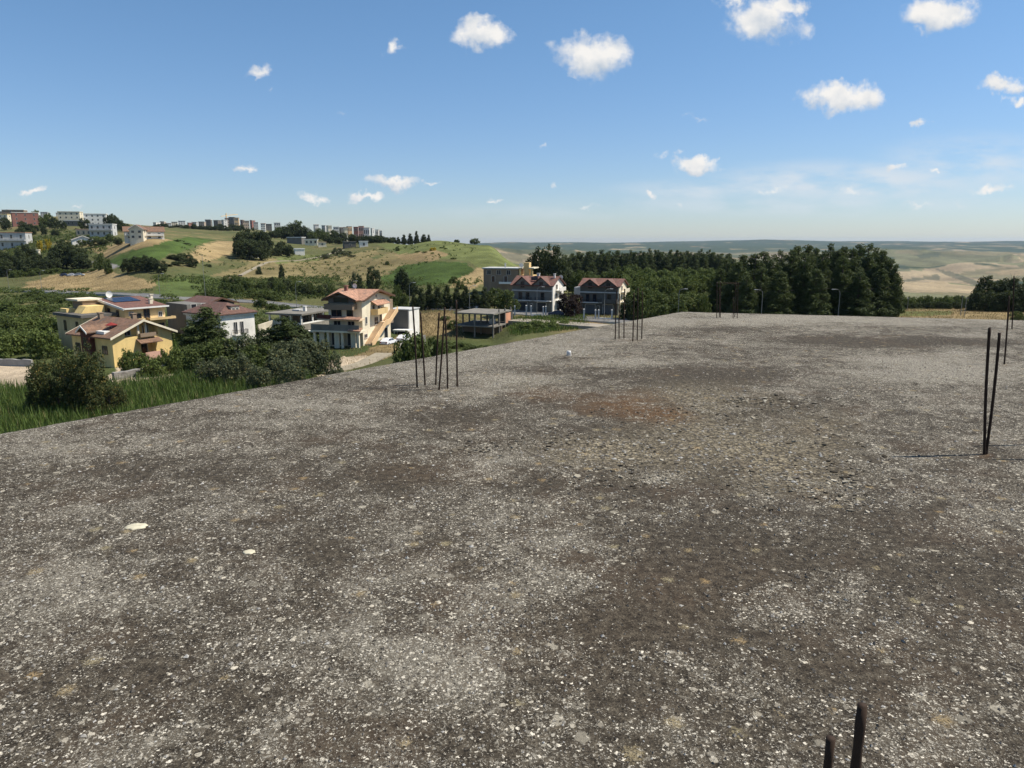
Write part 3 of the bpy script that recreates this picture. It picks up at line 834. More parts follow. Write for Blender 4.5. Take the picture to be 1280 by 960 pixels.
def strip(name, pts, o0, o1, dz, th, mat, kind='structure', gap=None):
    mb = MB(); L = []
    for i, p in enumerate(pts):
        d = (pts[min(i + 1, len(pts) - 1)] - pts[max(i - 1, 0)]); d.z = 0; d.normalize()
        s = Vector((d.y, -d.x, 0))
        L.append((p + s * o0 + Vector((0, 0, dz)), p + s * o1 + Vector((0, 0, dz))))
    for i in range(len(L) - 1):
        if gap and (i % gap): continue
        mb.slab4(L[i][0], L[i + 1][0], L[i + 1][1], L[i][1], th) if gap else None
    if not gap:
        n = len(L); vs_ = []
        for a, c_ in L: vs_ += [a, c_, a - Vector((0, 0, th)), c_ - Vector((0, 0, th))]
        fs_ = []
        for i in range(n - 1):
            o = i * 4; q_ = o + 4
            fs_ += [(o, o + 1, q_ + 1, q_), (o, q_, q_ + 2, o + 2), (o + 1, o + 3, q_ + 3, q_ + 1)]
        mb.add(vs_, fs_)
    o_ = mb.build(name, mat); tag(o_, kind=kind); return o_
road_pts = path_pts([(-120, 292), (0, 285), (60, 274), (120, 256), (200, 231), (250, 235), (310, 237), (370, 236), (430, 232), (500, 222), (560, 208), (610, 199), (655, 190), (700, 182), (745, 176), (800, 172), (870, 168)])
strip('road', road_pts, -3.6, 3.6, .16, 1.6, M_ASPH)
strip('kerb', road_pts, 3.6, 3.85, .28, 1.6, M_KERB)
strip('kerb', road_pts, -3.85, -3.6, .28, 1.6, M_KERB)
strip('road_marking', road_pts, -.07, .07, .168, .004, M_LINE, gap=3)
farm_pts = path_pts([(300, 330), (335, 395), (370, 430), (398, 470), (430, 520)])
strip('track', farm_pts, -1.0, 1.0, .15, 1.2, M_TRACK)
yard_pts = path_pts([(655, 181), (700, 177), (750, 172), (790, 168)])
strip('pavement', yard_pts, 4, 10, .1, 1.2, pmat('dusty_yard', (0.30, 0.26, 0.205), .95, .25, .4, streak=False))
foot_pts = path_pts([(400, 104), (430, 108), (455, 113), (480, 124)])
strip('path', foot_pts, -1.5, 1.5, .12, 1, M_TRACK)
# ------------------------------------------------------------------ vegetation
def leaf_mat(name, dark, light, alt=None, altp=.15):
    m, t, b = new_mat(name)
    g = t.node('ShaderNodeNewGeometry'); oi = t.node('ShaderNodeObjectInfo')
    r1 = g.outputs['Random Per Island']
    f = t.math('ADD', t.math('MULTIPLY', r1, .7), t.math('MULTIPLY', oi.outputs['Random'], .3))
    c = t.mix(f, dark, light)
    if alt:
        c = t.mix(t.math('MULTIPLY', t.math('LESS_THAN', t.math('FRACT', t.math('MULTIPLY', r1, 37.7)), altp), .85), c, alt)
    t.put(b.inputs['Base Color'], c)
    b.inputs['Roughness'].default_value = .7; b.inputs['Specular IOR Level'].default_value = .2
    tr = t.node('ShaderNodeBsdfTranslucent'); t.put(tr.inputs[0], t.mix(.5, c, lum(light, 1.2)))
    ms = t.node('ShaderNodeMixShader'); ms.inputs[0].default_value = .28
    out = m.node_tree.nodes['Material Output']
    t.l.new(b.outputs[0], ms.inputs[1]); t.l.new(tr.outputs[0], ms.inputs[2]); t.l.new(ms.outputs[0], out.inputs[0])
    return m
M_PINE = leaf_mat('pine_needles', (0.026, 0.040, 0.012), (0.098, 0.122, 0.038))
M_CEDAR = leaf_mat('dark_needles', (0.020, 0.031, 0.012), (0.078, 0.096, 0.034))
M_BROAD = leaf_mat('broad_leaves', (0.034, 0.050, 0.012), (0.12, 0.15, 0.04))
M_BRIGHT = leaf_mat('bright_leaves', (0.05, 0.075, 0.016), (0.155, 0.19, 0.05))
M_OLIVE = leaf_mat('olive_leaves', (0.045, 0.058, 0.025), (0.125, 0.14, 0.07), (0.20, 0.16, 0.05), .06)
M_MOTTLE = leaf_mat('mottled_leaves', (0.032, 0.042, 0.013), (0.105, 0.122, 0.04), (0.20, 0.145, 0.035), .13)
M_RED = leaf_mat('dark_red_leaves', (0.018, 0.013, 0.010), (0.046, 0.028, 0.021))
M_BROOM = leaf_mat('yellow_broom', (0.25, 0.19, 0.02), (0.5, 0.38, 0.03))
M_DRY = leaf_mat('dry_grass', (0.16, 0.12, 0.05), (0.36, 0.28, 0.14))
M_GRASS = leaf_mat('tall_green_grass', (0.030, 0.054, 0.010), (0.115, 0.165, 0.035), (0.22, 0.19, 0.08), .07)
M_BARK = pmat('bark', (0.115, 0.09, 0.068), .95, .4, 3)
M_TWIG = pmat('dead_twigs', (0.20, 0.165, 0.135), .95, .3, 3)

def leaves(cent, size, nper, spread, flat=0.7, up=0.35, thin=.55):
    """leaf faces round each clump centre; (n,3), clump radius (n,), returns verts, faces"""
    n = len(cent)
    d = rng.normal(0, 1, (n, nper, 3)); d /= np.linalg.norm(d, axis=-1, keepdims=True)
    rad = rng.uniform(.35, 1.0, (n, nper, 1)) ** .6
    p = cent[:, None] + d * rad * spread[:, None, None] * np.array([1, 1, flat])
    nrm = d + rng.normal(0, .55, d.shape) + np.array([0, 0, up]); nrm /= np.linalg.norm(nrm, axis=-1, keepdims=True)
    a = np.cross(nrm, rng.normal(0, 1, d.shape)); a /= np.linalg.norm(a, axis=-1, keepdims=True) + 1e-9
    b = np.cross(nrm, a)
    s = size * rng.uniform(.55, 1.3, (n, nper, 1))
    q = np.stack([p - a * s, p - b * s * thin + nrm * s * .15, p + a * s, p + b * s * thin + nrm * s * .15], 2).reshape(-1, 3)
    f = np.arange(len(q)).reshape(-1, 4)
    return q, f

def crown_points(n, shape, seed):
    r = np.random.default_rng(seed)
    out = []
    while len(out) < n:
        p = r.uniform(-1, 1, 3); p[2] = r.uniform(0, 1)
        k = shape(p, r)
        if k: out.append(p)
    return np.array(out)

def lump(p, seed):
    a = math.atan2(p[1], p[0])
    return 1 + .22 * math.sin(a * 2 + seed) + .22 * math.sin(a * 3 + seed * 2.3 + p[2] * 5) + .12 * math.sin(p[2] * 9 + seed * 1.7 + a)
def sh_round(seed, lo=.0):
    def f(p, r):
        h = (p[2] - lo) / (1 - lo)
        if h < 0: return False
        e = math.sqrt(max(0, 1 - (2 * h - .86) ** 2 / 1.3)) * lump(p, seed) * .86
        q = math.hypot(p[0], p[1])
        return q < e and q > e * r.uniform(.0, .9)
    return f
def sh_pine(seed, lo=.04):
    def f(p, r):
        h = (p[2] - lo) / (1 - lo)
        if h < 0: return False
        prof = (min(1, h / .14) ** .6) * (1 - max(0, h - .10) / .905) ** .80
        layer = .80 + .20 * math.sin(h * 40 + seed + 2 * math.sin(math.atan2(p[1], p[0]) * 2 + seed))
        e = prof * layer * (.75 + .25 * lump(p, seed)) * .95 + .02
        q = math.hypot(p[0], p[1])
        return q < e and q > e * r.uniform(.25, .97)
    return f
def sh_bush(seed):
    def f(p, r):
        e = math.sqrt(max(0, 1 - p[2] ** 2)) * lump(p, seed) * .9
        q = math.hypot(p[0], p[1])
        return q < e and q > e * r.uniform(.0, .95)
    return f

def tree_kind(name, cat, mat, shape, W_, H_, nclump, nper, size, spread, trunk_r, trunk_top=.6, flat=.7, seed=1, bark=None, limbs=5, thin=.55):
    root = empty(name, (0, 0, 0), 0, 'tree', cat)
    pts = crown_points(nclump, shape, seed) * np.array([W_ / 2, W_ / 2, H_ * .96]) + np.array([0, 0, H_ * .02])
    sp_ = np.random.default_rng(seed + 5).uniform(.7, 1.25, nclump) * spread
    q, f = leaves(pts, size, nper, sp_, flat, thin=thin)
    link('crown', np_mesh('crown', q, f, mat), root)
    mb = MB()
    mb.tube([(0, 0, -1.2), (0.04 * W_ * .2, 0, H_ * .2), (-.03 * W_ * .3, .02 * W_, H_ * trunk_top * .7), (0, 0, H_ * trunk_top)], [trunk_r * 1.25, trunk_r, trunk_r * .7, trunk_r * .25], 7)
    for k in range(limbs):
        a = k * 2.4 + seed; z0 = H_ * (.15 + .45 * k / max(1, limbs)); L = W_ * .36
        mb.tube([(0, 0, z0), (math.cos(a) * L * .5, math.sin(a) * L * .5, z0 + L * .3), (math.cos(a) * L, math.sin(a) * L, z0 + L * .45)], [trunk_r * .45, trunk_r * .3, trunk_r * .1], 5)
    mb.build('trunk', bark or M_BARK, root)
    k = Kind(root); k.W = W_; k.H = H_
    return k
KINDS = {
 'pine': [tree_kind('pine_tree', 'pine tree', M_PINE, sh_pine(s), 7, 15, 300, 34, .34, .72, .28, .9, 1.0, s, limbs=9, thin=.3) for s in (1, 2, 3)],
 'cedar': [tree_kind('conifer_tree', 'conifer', M_CEDAR, sh_pine(s, .02), 5, 9, 190, 30, .26, .55, .2, .85, .9, s, limbs=7, thin=.35) for s in (4, 5)],
 'round': [tree_kind('leafy_tree', 'tree', M_BROAD, sh_round(s, .12), 8, 9, 150, 30, .30, .95, .22, .6, .75, s) for s in (6, 7)],
 'dark': [tree_kind('dark_tree', 'tree', M_CEDAR, sh_round(s, .08), 9, 10, 160, 30, .34, 1.05, .25, .6, .75, s) for s in (8, 9)],
 'orchard': [tree_kind('orchard_tree', 'tree', M_BRIGHT, sh_round(s, .14), 6, 6.5, 110, 28, .25, .75, .16, .55, .8, s) for s in (10, 11)],
 'olive': [tree_kind('olive_tree', 'tree', M_OLIVE, sh_round(s, .15), 5.5, 5.5, 120, 28, .2, .62, .16, .55, .8, s) for s in (12, 13)],
 'bush': [tree_kind('shrub', 'shrub', M_BROAD, sh_bush(s), 5, 3.2, 80, 26, .22, .62, .07, .5, .8, s, limbs=3) for s in (14, 15)],
 'brightbush': [tree_kind('shrub', 'shrub', M_BRIGHT, sh_bush(s), 5, 3.2, 80, 26, .22, .62, .07, .5, .8, s, limbs=3) for s in (16, 17)],
 'darkbush': [tree_kind('shrub', 'shrub', M_CEDAR, sh_bush(s), 5, 3.4, 80, 26, .24, .65, .07, .5, .8, s, limbs=3) for s in (18,)],
 'mottle': [tree_kind('mottled_bush', 'bush', M_MOTTLE, sh_round(s, .0), 8, 8, 420, 34, .15, .55, .14, .7, .85, s, limbs=9) for s in (19,)],
 'red': [tree_kind('red_leaved_tree', 'tree', M_RED, sh_round(s, .1), 5, 6, 100, 28, .24, .7, .14, .6, .8, s) for s in (20,)],
 'broom': [tree_kind('broom_shrub', 'shrub', M_BROOM, sh_bush(s), 4, 2, 40, 22, .22, .5, .05, .5, .8, s, limbs=2) for s in (21,)],
}
kcount = {}
KEEP = []
def plant(kind, u, vtop, wpx, Y, label, group=None, hmin=.8, rot=None):
    lst = KINDS[kind]
    i = kcount.get(kind, 0); kcount[kind] = i + 1
    k = lst[i % len(lst)]
    g = ground(u, Y)
    top = at_depth(u, vtop, Y).z
    h = max(hmin, top - g.z); w_ = max(.6, wpx * Y / F)
    o = k.put(g - Vector((0, 0, .08 * h * .3)), random.uniform(0, 6.28) if rot is None else rot, (w_ / k.W, w_ / k.W * random.uniform(.9, 1.1), h / k.H), label, group)
    KEEP.append((g.x, g.y, w_ / 2))
    return o
J = lambda a: random.uniform(-a, a)

# --- pine stand right of the row houses (front) and the wood behind
PG = 'tall pines of the dense stand behind the far roof edge'
for u, vt, w_, Y in [(918, 325, 46, 176), (940, 315, 50, 186), (962, 318, 48, 178), (985, 309, 46, 182), (1003, 306, 44, 190), (1022, 311, 46, 176), (1040, 305, 46, 184), (1058, 308, 44, 178),
                     (1078, 306, 46, 188), (1095, 312, 44, 180), (1108, 318, 38, 174), (1000, 318, 44, 170), (1048, 320, 44, 171), (948, 330, 40, 172), (905, 322, 40, 196), (926, 318, 44, 200), (950, 314, 46, 204), (972, 312, 44, 206), (992, 307, 44, 208), (1013, 306, 44, 206), (1032, 306, 44, 206), (1050, 305, 44, 208), (1069, 306, 44, 205), (1088, 309, 42, 206), (898, 330, 36, 184), (1114, 330, 30, 170), (930, 340, 40, 168), (970, 335, 44, 167), (1015, 334, 44, 167), (1070, 332, 44, 167), (1095, 334, 40, 169)]:
    plant('pine', u, vt - 5 + J(4), w_ * 1.06, Y, 'tall dark green pine in the dense stand behind the far roof edge', PG)
PW = 'pines of the distant wood'
for i in range(58):
    u = 708 + i * 3.6 + J(2); Y = 380 + (i * 29) % 75
    plant('pine', u, 311.5 + J(3) - (Y - 415) * .05 + max(0, (u - 870) * .10) + max(0, (738 - u) * .22), 22 + J(3), Y, 'pine of the dark wood closing off the valley behind the orchard', PW)
for u, vt, w_, Y in [(672, 309, 30, 262), (688, 304, 36, 258), (703, 318, 30, 262)]:
    plant('dark', u, vt, w_, Y, 'big dark tree towering behind the row house with the white gable', 'big dark trees behind the row houses')
# --- orchard and shrubs in front of the wood
for i in range(22):
    u = 782 + (i % 8) * 15.5 + J(4); row = i // 8
    plant('orchard', u, 336 + row * 5.5 + J(2), 22, 268 - row * 16 + J(4), 'round light green orchard tree below the dark pine wood', 'light green orchard trees')
for i in range(14):
    u = 722 + i * 5.2 + J(3); plant('round', u, 343 - min(12, abs(i - 5) * 1.5) + J(4), 20, 262 + J(12), 'leafy tree on the slope between the two row houses and the wood', 'leafy trees on the slope')
for u, vt, w_, Y in [(798, 358, 34, 180), (820, 362, 30, 176), (840, 366, 30, 178), (858, 364, 34, 176), (877, 366, 24, 174), (806, 374, 24, 170), (828, 378, 26, 168), (850, 376, 26, 167), (886, 372, 16, 190)]:
    plant('round' if w_ > 28 else 'bush', u, vt, w_, Y, 'green shrub between the grey row house and the pine stand', 'shrubs right of the row houses')
# --- right side
for i in range(13):
    plant('brightbush' if i % 3 == 0 else 'bush', 1131 + i * 6.3 + J(2), 370 + J(1.6), 13, 226 + J(6), 'bush of the green hedge along the dry field on the right', 'hedge bushes on the right')
for i in range(12):
    plant('darkbush', 1133 + i * 6.6 + J(2), 378 + J(1.5), 10, 212 + J(3), 'low dark bush in front of the hedge on the right', 'low dark bushes on the right')
for u, vt, w_, Y in [(1232, 343, 34, 200), (1252, 348, 34, 196), (1272, 346, 34, 194), (1292, 344, 36, 194), (1218, 362, 22, 198), (1262, 362, 30, 190), (1282, 360, 30, 188), (1240, 364, 26, 192)]:
    plant('dark' if vt < 355 else 'darkbush', u, vt, w_, Y, 'dark green tree of the clump at the right edge beyond the dry field', 'dark trees at the right edge')
plant('bush', 1272, 389, 18, 160, 'dark green bush between the two tall bars at the right edge')
bt = empty('bare_tree', ground(1266, 201), 0, 'leafless grey tree rising out of the clump at the right edge', 'tree')
mb = MB()
def twig(p, d, L, r, dep):
    q_ = p + d * L; mb.tube([p, p + d * L * .5 + Vector((J(.05), J(.05), 0)) * L, q_], [r, r * .8, r * .55], 5, False)
    if dep:
        for _ in range(3):
            nd = (d + Vector((J(.6), J(.6), J(.25) + .12))).normalized(); twig(p + d * L * random.uniform(.6, 1), nd, L * .68, r * .55, dep - 1)
twig(Vector((0, 0, -.3)), Vector((0, 0, 1)), 4.6, .18, 4)
mb.build('trunk', M_TWIG, bt)

# --- road side by the houses
for i, (u, vt, w_, Y) in enumerate([(527, 356, 16, 206), (537, 352, 18, 208), (548, 355, 18, 206), (559, 353, 18, 207), (571, 356, 17, 206), (582, 354, 18, 205), (594, 358, 18, 204), (606, 356, 18, 202), (518, 364, 14, 210)]):
    plant('cedar', u, vt, w_, Y, 'dark conifer of the tall hedge behind the parked pickup', 'conifers of the hedge behind the pickup')
plant('round', 633, 362, 28, 187, 'round green tree by the road left of the white gabled row house')
plant('round', 618, 358, 22, 205, 'leafy tree below the brown house with the ochre tower')
for u, vt, w_, Y in [(708, 364, 20, 184), (719, 366, 20, 183), (714, 372, 22, 180)]:
    plant('red', u, vt, w_, Y, 'dark red leaved tree standing between the two row houses', 'dark red leaved trees between the row houses')
plant('darkbush', 785, 372, 18, 177, 'dark bush at the right corner of the grey row house')
# --- green hill
plant('dark', 467, 331, 16, 272, 'dark round tree at the left end of the bright green field')
plant('dark', 503, 335, 18, 262, 'dark round tree standing alone in front of the bright green field')
plant('darkbush', 446, 341, 16, 268, 'low dark bush left of the bright green field')
plant('darkbush', 516, 351, 18, 258, 'low dark bush beside the lone tree at the green field')
plant('round', 593.5, 297.5, 11, 452, 'small round bush alone on the crest of the green hill')
plant('bush', 571, 299.2, 8, 470, 'very small bush on the hill crest, left of the round one')
plant('broom', 541, 309, 9, 405, 'yellow flowering broom on the slope of the green hill')
for u, vt, w_, Y in [(531, 316, 7, 400), (552, 312, 6, 415), (557, 314, 5, 410), (522, 314, 6, 410), (567, 325, 8, 360), (484, 326, 6, 380), (497, 308, 5, 450), (575, 350, 10, 262), (567, 345, 12, 275), (478, 312, 6, 470)]:
    plant('bush', u, vt, w_, Y, 'small dark shrub dotting the slope of the green hill', 'small shrubs on the green hill')
for u, vt, w_, Y in [(505, 292, 10, 560), (513, 290, 10, 565), (521, 287, 9, 560), (530, 291, 11, 555), (536, 292, 8, 550), (498, 295, 8, 565)]:
    plant('cedar', u, vt, w_, Y, 'dark tree of the clump on the hilltop skyline', 'dark trees of the hilltop clump')
for i, u in enumerate([441, 449, 456, 463, 470, 477, 484, 491, 460, 473, 487]):
    plant('dark', u, 293 + J(1.5) + (u - 440) * .06, 12, 600 + J(20), 'small dark tree in the row left of the hilltop clump', 'dark trees left of the hilltop clump')
for u, vt, w_, Y in [(343, 288, 15, 690), (352, 282, 18, 700), (362, 280, 20, 700), (371, 275, 20, 705), (381, 282, 18, 700), (391, 288, 14, 690), (335, 290, 14, 690), (400, 285, 14, 720), (408, 289, 14, 700), (418, 287, 14, 690), (428, 290, 13, 680), (412, 295, 14, 640), (424, 296, 13, 620), (440, 292, 12, 700)]:
    plant('dark' if random.random() < .6 else 'round', u, vt, w_, Y, 'dark leafy tree on the skyline above the white sheds', 'skyline trees above the white sheds')
for u, vt, w_, Y in [(303, 288, 24, 420), (317, 284, 26, 430), (330, 288, 24, 425), (312, 298, 24, 408), (326, 300, 22, 405), (298, 299, 16, 410)]:
    plant('dark', u, vt, w_, Y, 'large dark tree of the clump on the hill above the dry fields', 'large dark trees on the hill')
for u, vt, w_, Y in [(352, 301, 16, 452), (362, 305, 14, 450), (345, 309, 12, 445)]:
    plant('dark', u, vt, w_, Y, 'dark tree just left of the white shed', 'dark trees left of the white shed')
for u, vt, w_, Y in [(432, 313, 14, 460), (407, 316, 11, 455), (421, 309, 13, 470), (440, 318, 9, 440)]:
    plant('olive', u, vt, w_, Y, 'round tree standing in the dry field below the sheds', 'round trees in the dry field')
# --- hedge rows on the hill foot
for i in range(17):
    u = 292 + i * 7.6 + J(3); plant('bush' if i % 3 else 'darkbush', u, 351 + J(3) + abs(u - 350) * .03, 15, 274 + J(8), 'dark bush of the long hedge at the foot of the dry slope', 'long hedge at the foot of the dry slope')
for u, vt, w_, Y in [(292, 342, 22, 282), (302, 346, 22, 276), (283, 352, 18, 268), (308, 350, 20, 266), (296, 354, 18, 258), (316, 360, 18, 250), (330, 362, 20, 250), (344, 364, 20, 248), (280, 362, 18, 246), (265, 362, 20, 244), (252, 365, 18, 244)]:
    plant('round' if w_ > 20 else 'bush', u, vt, w_, Y, 'green thicket bush above the road behind the white house', 'thicket bushes above the road')
for u, vt, w_, Y in [(324, 333, 7, 340), (352, 330, 8, 330), (340, 346, 9, 300), (260, 330, 9, 350)]:
    plant('darkbush', u, vt, w_, Y, 'small dark shrub alone in the dry slope', 'small shrubs in the dry slope')
for u, vt, w_, Y in [(160, 322, 16, 312), (170, 320, 18, 310), (182, 318, 18, 308), (192, 321, 16, 306), (202, 325, 14, 302)]:
    plant('dark', u, vt, w_, Y, 'dark bush at the lower edge of the green hill field on the left', 'dark bushes below the green field')
for u, vt, w_, Y in [(217, 318, 18, 345), (230, 316, 18, 345), (240, 322, 14, 335), (222, 326, 16, 330), (208, 330, 16, 322), (221, 304, 10, 420), (232, 305, 10, 420)]:
    plant('dark', u, vt, w_, Y, 'dark bush between the green field and the dry strip', 'dark bushes beside the dry strip')
for u, vt, w_, Y in [(128, 316, 10, 360), (136, 322, 10, 330), (122, 320, 10, 370)]:
    plant('bush', u, vt, w_, Y, 'green bush beside the farm track on the left hill', 'bushes beside the farm track')
# --- big trees on the left hillside
for u, vt, w_, Y in [(72, 308, 26, 395), (84, 299, 28, 400), (97, 305, 28, 395), (104, 316, 24, 385), (66, 320, 22, 388)]:
    plant('dark', u, vt, w_, Y, 'large dark tree of the clump on the left hillside below the small white house', 'large dark trees on the left hillside')
for u, vt, w_, Y in [(2, 308, 16, 388), (14, 314, 16, 380), (27, 309, 18, 390), (38, 304, 18, 398), (48, 316, 20, 385), (34, 320, 18, 378), (8, 322, 18, 376), (56, 322, 20, 380)]:
    plant('dark', u, vt, w_, Y, 'dark tree in front of the terrace house at the left edge', 'dark trees before the terrace house')
for i in range(13):
    plant('bush', 8 + i * 9.2 + J(3), 336 + J(2), 16, 372 + J(5), 'green bush of the hedge below the left hillside trees', 'hedge bushes below the left hillside trees')
for u, vt, w_, Y in [(143, 267, 14, 640), (150, 274, 14, 620), (157, 279, 12, 600), (136, 268, 10, 650)]:
    plant('dark', u, vt, w_, Y, 'tall dark tree right of the white hilltop block', 'tall dark trees right of the white block')
for u, vt, w_, Y in [(62, 265, 13, 690), (68, 271, 12, 660), (46, 262, 10, 760), (106, 272, 12, 640), (30, 276, 12, 610), (41, 279, 14, 600), (8, 271, 12, 700), (54, 271, 10, 680), (79, 275, 8, 640), (26, 284, 12, 570), (70, 286, 9, 560), (36, 288, 9, 560), (55, 281, 8, 590), (118, 297, 14, 470), (130, 299, 12, 470), (104, 299, 10, 480), (138, 292, 10, 480), (148, 296, 10, 440)]:
    plant('dark' if random.random() < .7 else 'round', u, vt, w_, Y, 'dark tree among the houses on the left hilltop', 'dark trees among the hilltop houses')
plant('broom', 51, 299.5, 9, 470, 'yellow flowering broom on the left hillside, left of its neighbour')
plant('broom', 61, 297.5, 8, 475, 'taller yellow flowering broom on the left hillside, right of its neighbour')
for i in range(20):
    plant('dark', 196 + i * 5.6 + J(2), 281.5 + J(2.5), 9, 930 + J(30), 'dark tree at the foot of the distant town', 'dark trees at the foot of the distant town')
# --- between road and roof, left
for u, vt, w_, Y in [(48, 361, 24, 240), (36, 366, 20, 236), (60, 368, 22, 232), (100, 366, 20, 235), (88, 369, 22, 228), (112, 368, 22, 226), (74, 372, 22, 222), (98, 374, 24, 215)]:
    plant('bush', u, vt, w_, Y, 'dark green bush of the thicket behind the ochre house', 'thicket bushes behind the ochre house')
for i in range(26):
    u = -5 + (i % 9) * 8.6 + J(4); row = i // 9
    plant('brightbush' if i % 2 else 'bush', u, 378 + row * 17 + J(4), 28 + row * 6, 200 - row * 32 + J(6), 'green bush of the wild slope left of the yellow house', 'wild bushes left of the yellow house')
plant('mottle', 76, 438, 70, 80, 'mottled bush with yellowing leaves at the roof edge, lower left neighbour of the tallest')
plant('mottle', 112, 427, 66, 78, 'tallest mottled bush with yellowing leaves at the roof edge on the left')
plant('mottle', 140, 474, 46, 76, 'lower mottled bush at the right foot of the big one')
plant('pine', 247, 391, 52, 124, 'smaller dark pine leaning against the pointed one before the grey house')
plant('dark', 372, 402, 44, 116, 'dark leafy tree right of the broad pine, before the flat dark building')
plant('dark', 336, 409, 42, 112, 'dark leafy tree left of the broad pine, before the flat dark building')
plant('pine', 263, 376, 76, 122, 'pointed green pine in front of the grey house')
plant('pine', 357, 390, 76, 112, 'broad green pine in front of the flat dark building')
for u, vt, w_, Y in [(248, 432, 40, 104), (276, 426, 46, 106), (303, 421, 50, 108), (322, 432, 44, 100), (345, 428, 46, 102), (376, 426, 44, 106), (392, 424, 38, 110), (300, 446, 44, 92), (352, 446, 46, 92), (384, 440, 44, 98), (326, 456, 40, 86), (366, 458, 44, 86), (270, 448, 40, 94)]:
    plant('olive' if random.random() < .45 else 'round', u, vt - 5, w_, Y, 'bushy tree of the grove in front of the white house', 'bushy trees of the grove')
plant('olive', 417, 438, 26, 92, 'small olive tree with a bare stem beside the dirt path')
for u, vt, w_, Y in [(519, 414, 46, 108), (541, 420, 30, 110), (506, 422, 30, 106)]:
    plant('bush', u, vt, w_, Y, 'dense dark bush behind the six bars at the roof edge', 'dense bushes behind the six bars')
for u, vt, w_, Y in [(572, 427, 30, 148), (588, 431, 26, 146), (604, 434, 26, 148), (556, 424, 24, 140), (566, 400, 18, 176), (556, 396, 16, 186)]:
    plant('bush', u, vt, w_, Y, 'green bush at the foot of the concrete frame', 'bushes at the foot of the concrete frame')
for u, vt, w_, Y in [(655, 402, 26, 162), (672, 400, 26, 165), (690, 399, 22, 166), (705, 400, 16, 168)]:
    plant('brightbush', u, vt, w_, Y, 'low green shrub on the bank below the row house yard', 'low shrubs on the bank', hmin=.9)
for u, vt, w_, Y in [(178, 438, 26, 112), (160, 436, 20, 113), (206, 436, 18, 114), (222, 432, 30, 112), (190, 446, 30, 108), (236, 440, 30, 108)]:
    plant('brightbush', u, vt, w_, Y, 'low green bush along the front of the yellow gabled house', 'low bushes along the yellow house', hmin=.9)
for i in range(12):
    plant('bush', 150 + J(1) + i * 9 - 20, 377 + J(3) if i > 6 else 372 + J(3), 18, 216 + J(5), 'bush beside the road behind the ochre house roof', 'roadside bushes behind the ochre roof')
for u, vt, w_, Y in [(340, 379, 16, 215), (355, 380, 14, 214), (326, 372, 20, 222), (478, 360, 14, 245), (494, 362, 14, 240), (488, 372, 12, 222), (505, 366, 14, 228), (497, 355, 12, 250), (440, 362, 12, 250), (425, 364, 12, 255)]:
    plant('bush', u, vt, w_, Y, 'roadside bush near the house with the orange stairs', 'roadside bushes near the orange stairs')

# --- grass and undergrowth as masses
def scatter_px(poly, n, y0, y1):
    """random terrain points that show inside a photo outline"""
    m = in_poly(TU, TV, poly) & (TY > y0) & (TY < y1)
    ix = np.flatnonzero(m.ravel())
    if not len(ix): return np.zeros((0, 3))
    area = (RRr.ravel()[ix]) ** 2
    pk = rng.choice(ix, n, p=area / area.sum())
    P_ = np.stack([TX.ravel()[pk], TY.ravel()[pk]], -1)
    j = rng.uniform(-.5, .5, P_.shape) * (RRr.ravel()[pk] * .011)[:, None]
    P_ = P_ + j
    return np.column_stack([P_, terr(P_[:, 0], P_[:, 1])])
def blades(P_, h0, h1, w_, lean=.35):
    n = len(P_); h = rng.uniform(h0, h1, n); a = rng.uniform(0, 6.28, n)
    d = np.stack([np.cos(a), np.sin(a), np.zeros(n)], -1); s = np.stack([-np.sin(a), np.cos(a), np.zeros(n)], -1)
    up = np.array([0, 0, 1.0]); ln = rng.uniform(.1, lean, n)
    b0 = P_ - up * .1; m_ = P_ + up * (h * .6)[:, None] + d * (h * ln * .35)[:, None]; t_ = P_ + up * h[:, None] + d * (h * ln)[:, None]
    ww = (w_ * rng.uniform(.6, 1.4, n))[:, None]
    v = np.stack([b0 - s * ww, b0 + s * ww, m_ + s * ww * .8, m_ - s * ww * .8, t_ + s * ww * .15, t_ - s * ww * .15], 1)
    o = (np.arange(n) * 6)[:, None, None]
    f = np.array([[0, 1, 2, 3], [3, 2, 4, 5]])[None] + o
    return v.reshape(-1, 3), f.reshape(-1, 4)
def mass(name, label, parts, mat):
    V = []; Fc = []; o = 0
    for v, f in parts:
        V.append(v); Fc.append(f + o); o += len(v)
    tag(link(name, np_mesh(name, np.concatenate(V), np.concatenate(Fc), mat)), label, name.replace('_', ' '), kind='stuff')
near_poly = [(-60, 495), (60, 492), (130, 490), (215, 482), (250, 470), (330, 478), (380, 470), (400, 520), (300, 600), (-60, 640)]
mass('tall_grass', 'tall green reedy grass growing below the roof edge on the left', [
    blades(scatter_px([(-60, 600), (300, 520), (640, 440), (640, 1100), (-60, 1100)], 16000, 17, 75), .5, 1.6, .05),
    blades(scatter_px(near_poly, 42000, 40, 125), 1.0, 2.5, .05),
    blades(scatter_px([(130, 430), (250, 430), (250, 470), (150, 460)], 7000, 90, 150), .5, 1.4, .06),
    blades(scatter_px([(635, 398), (730, 394), (735, 410), (640, 420)], 5000, 130, 190), .3, .9, .07)], M_GRASS)
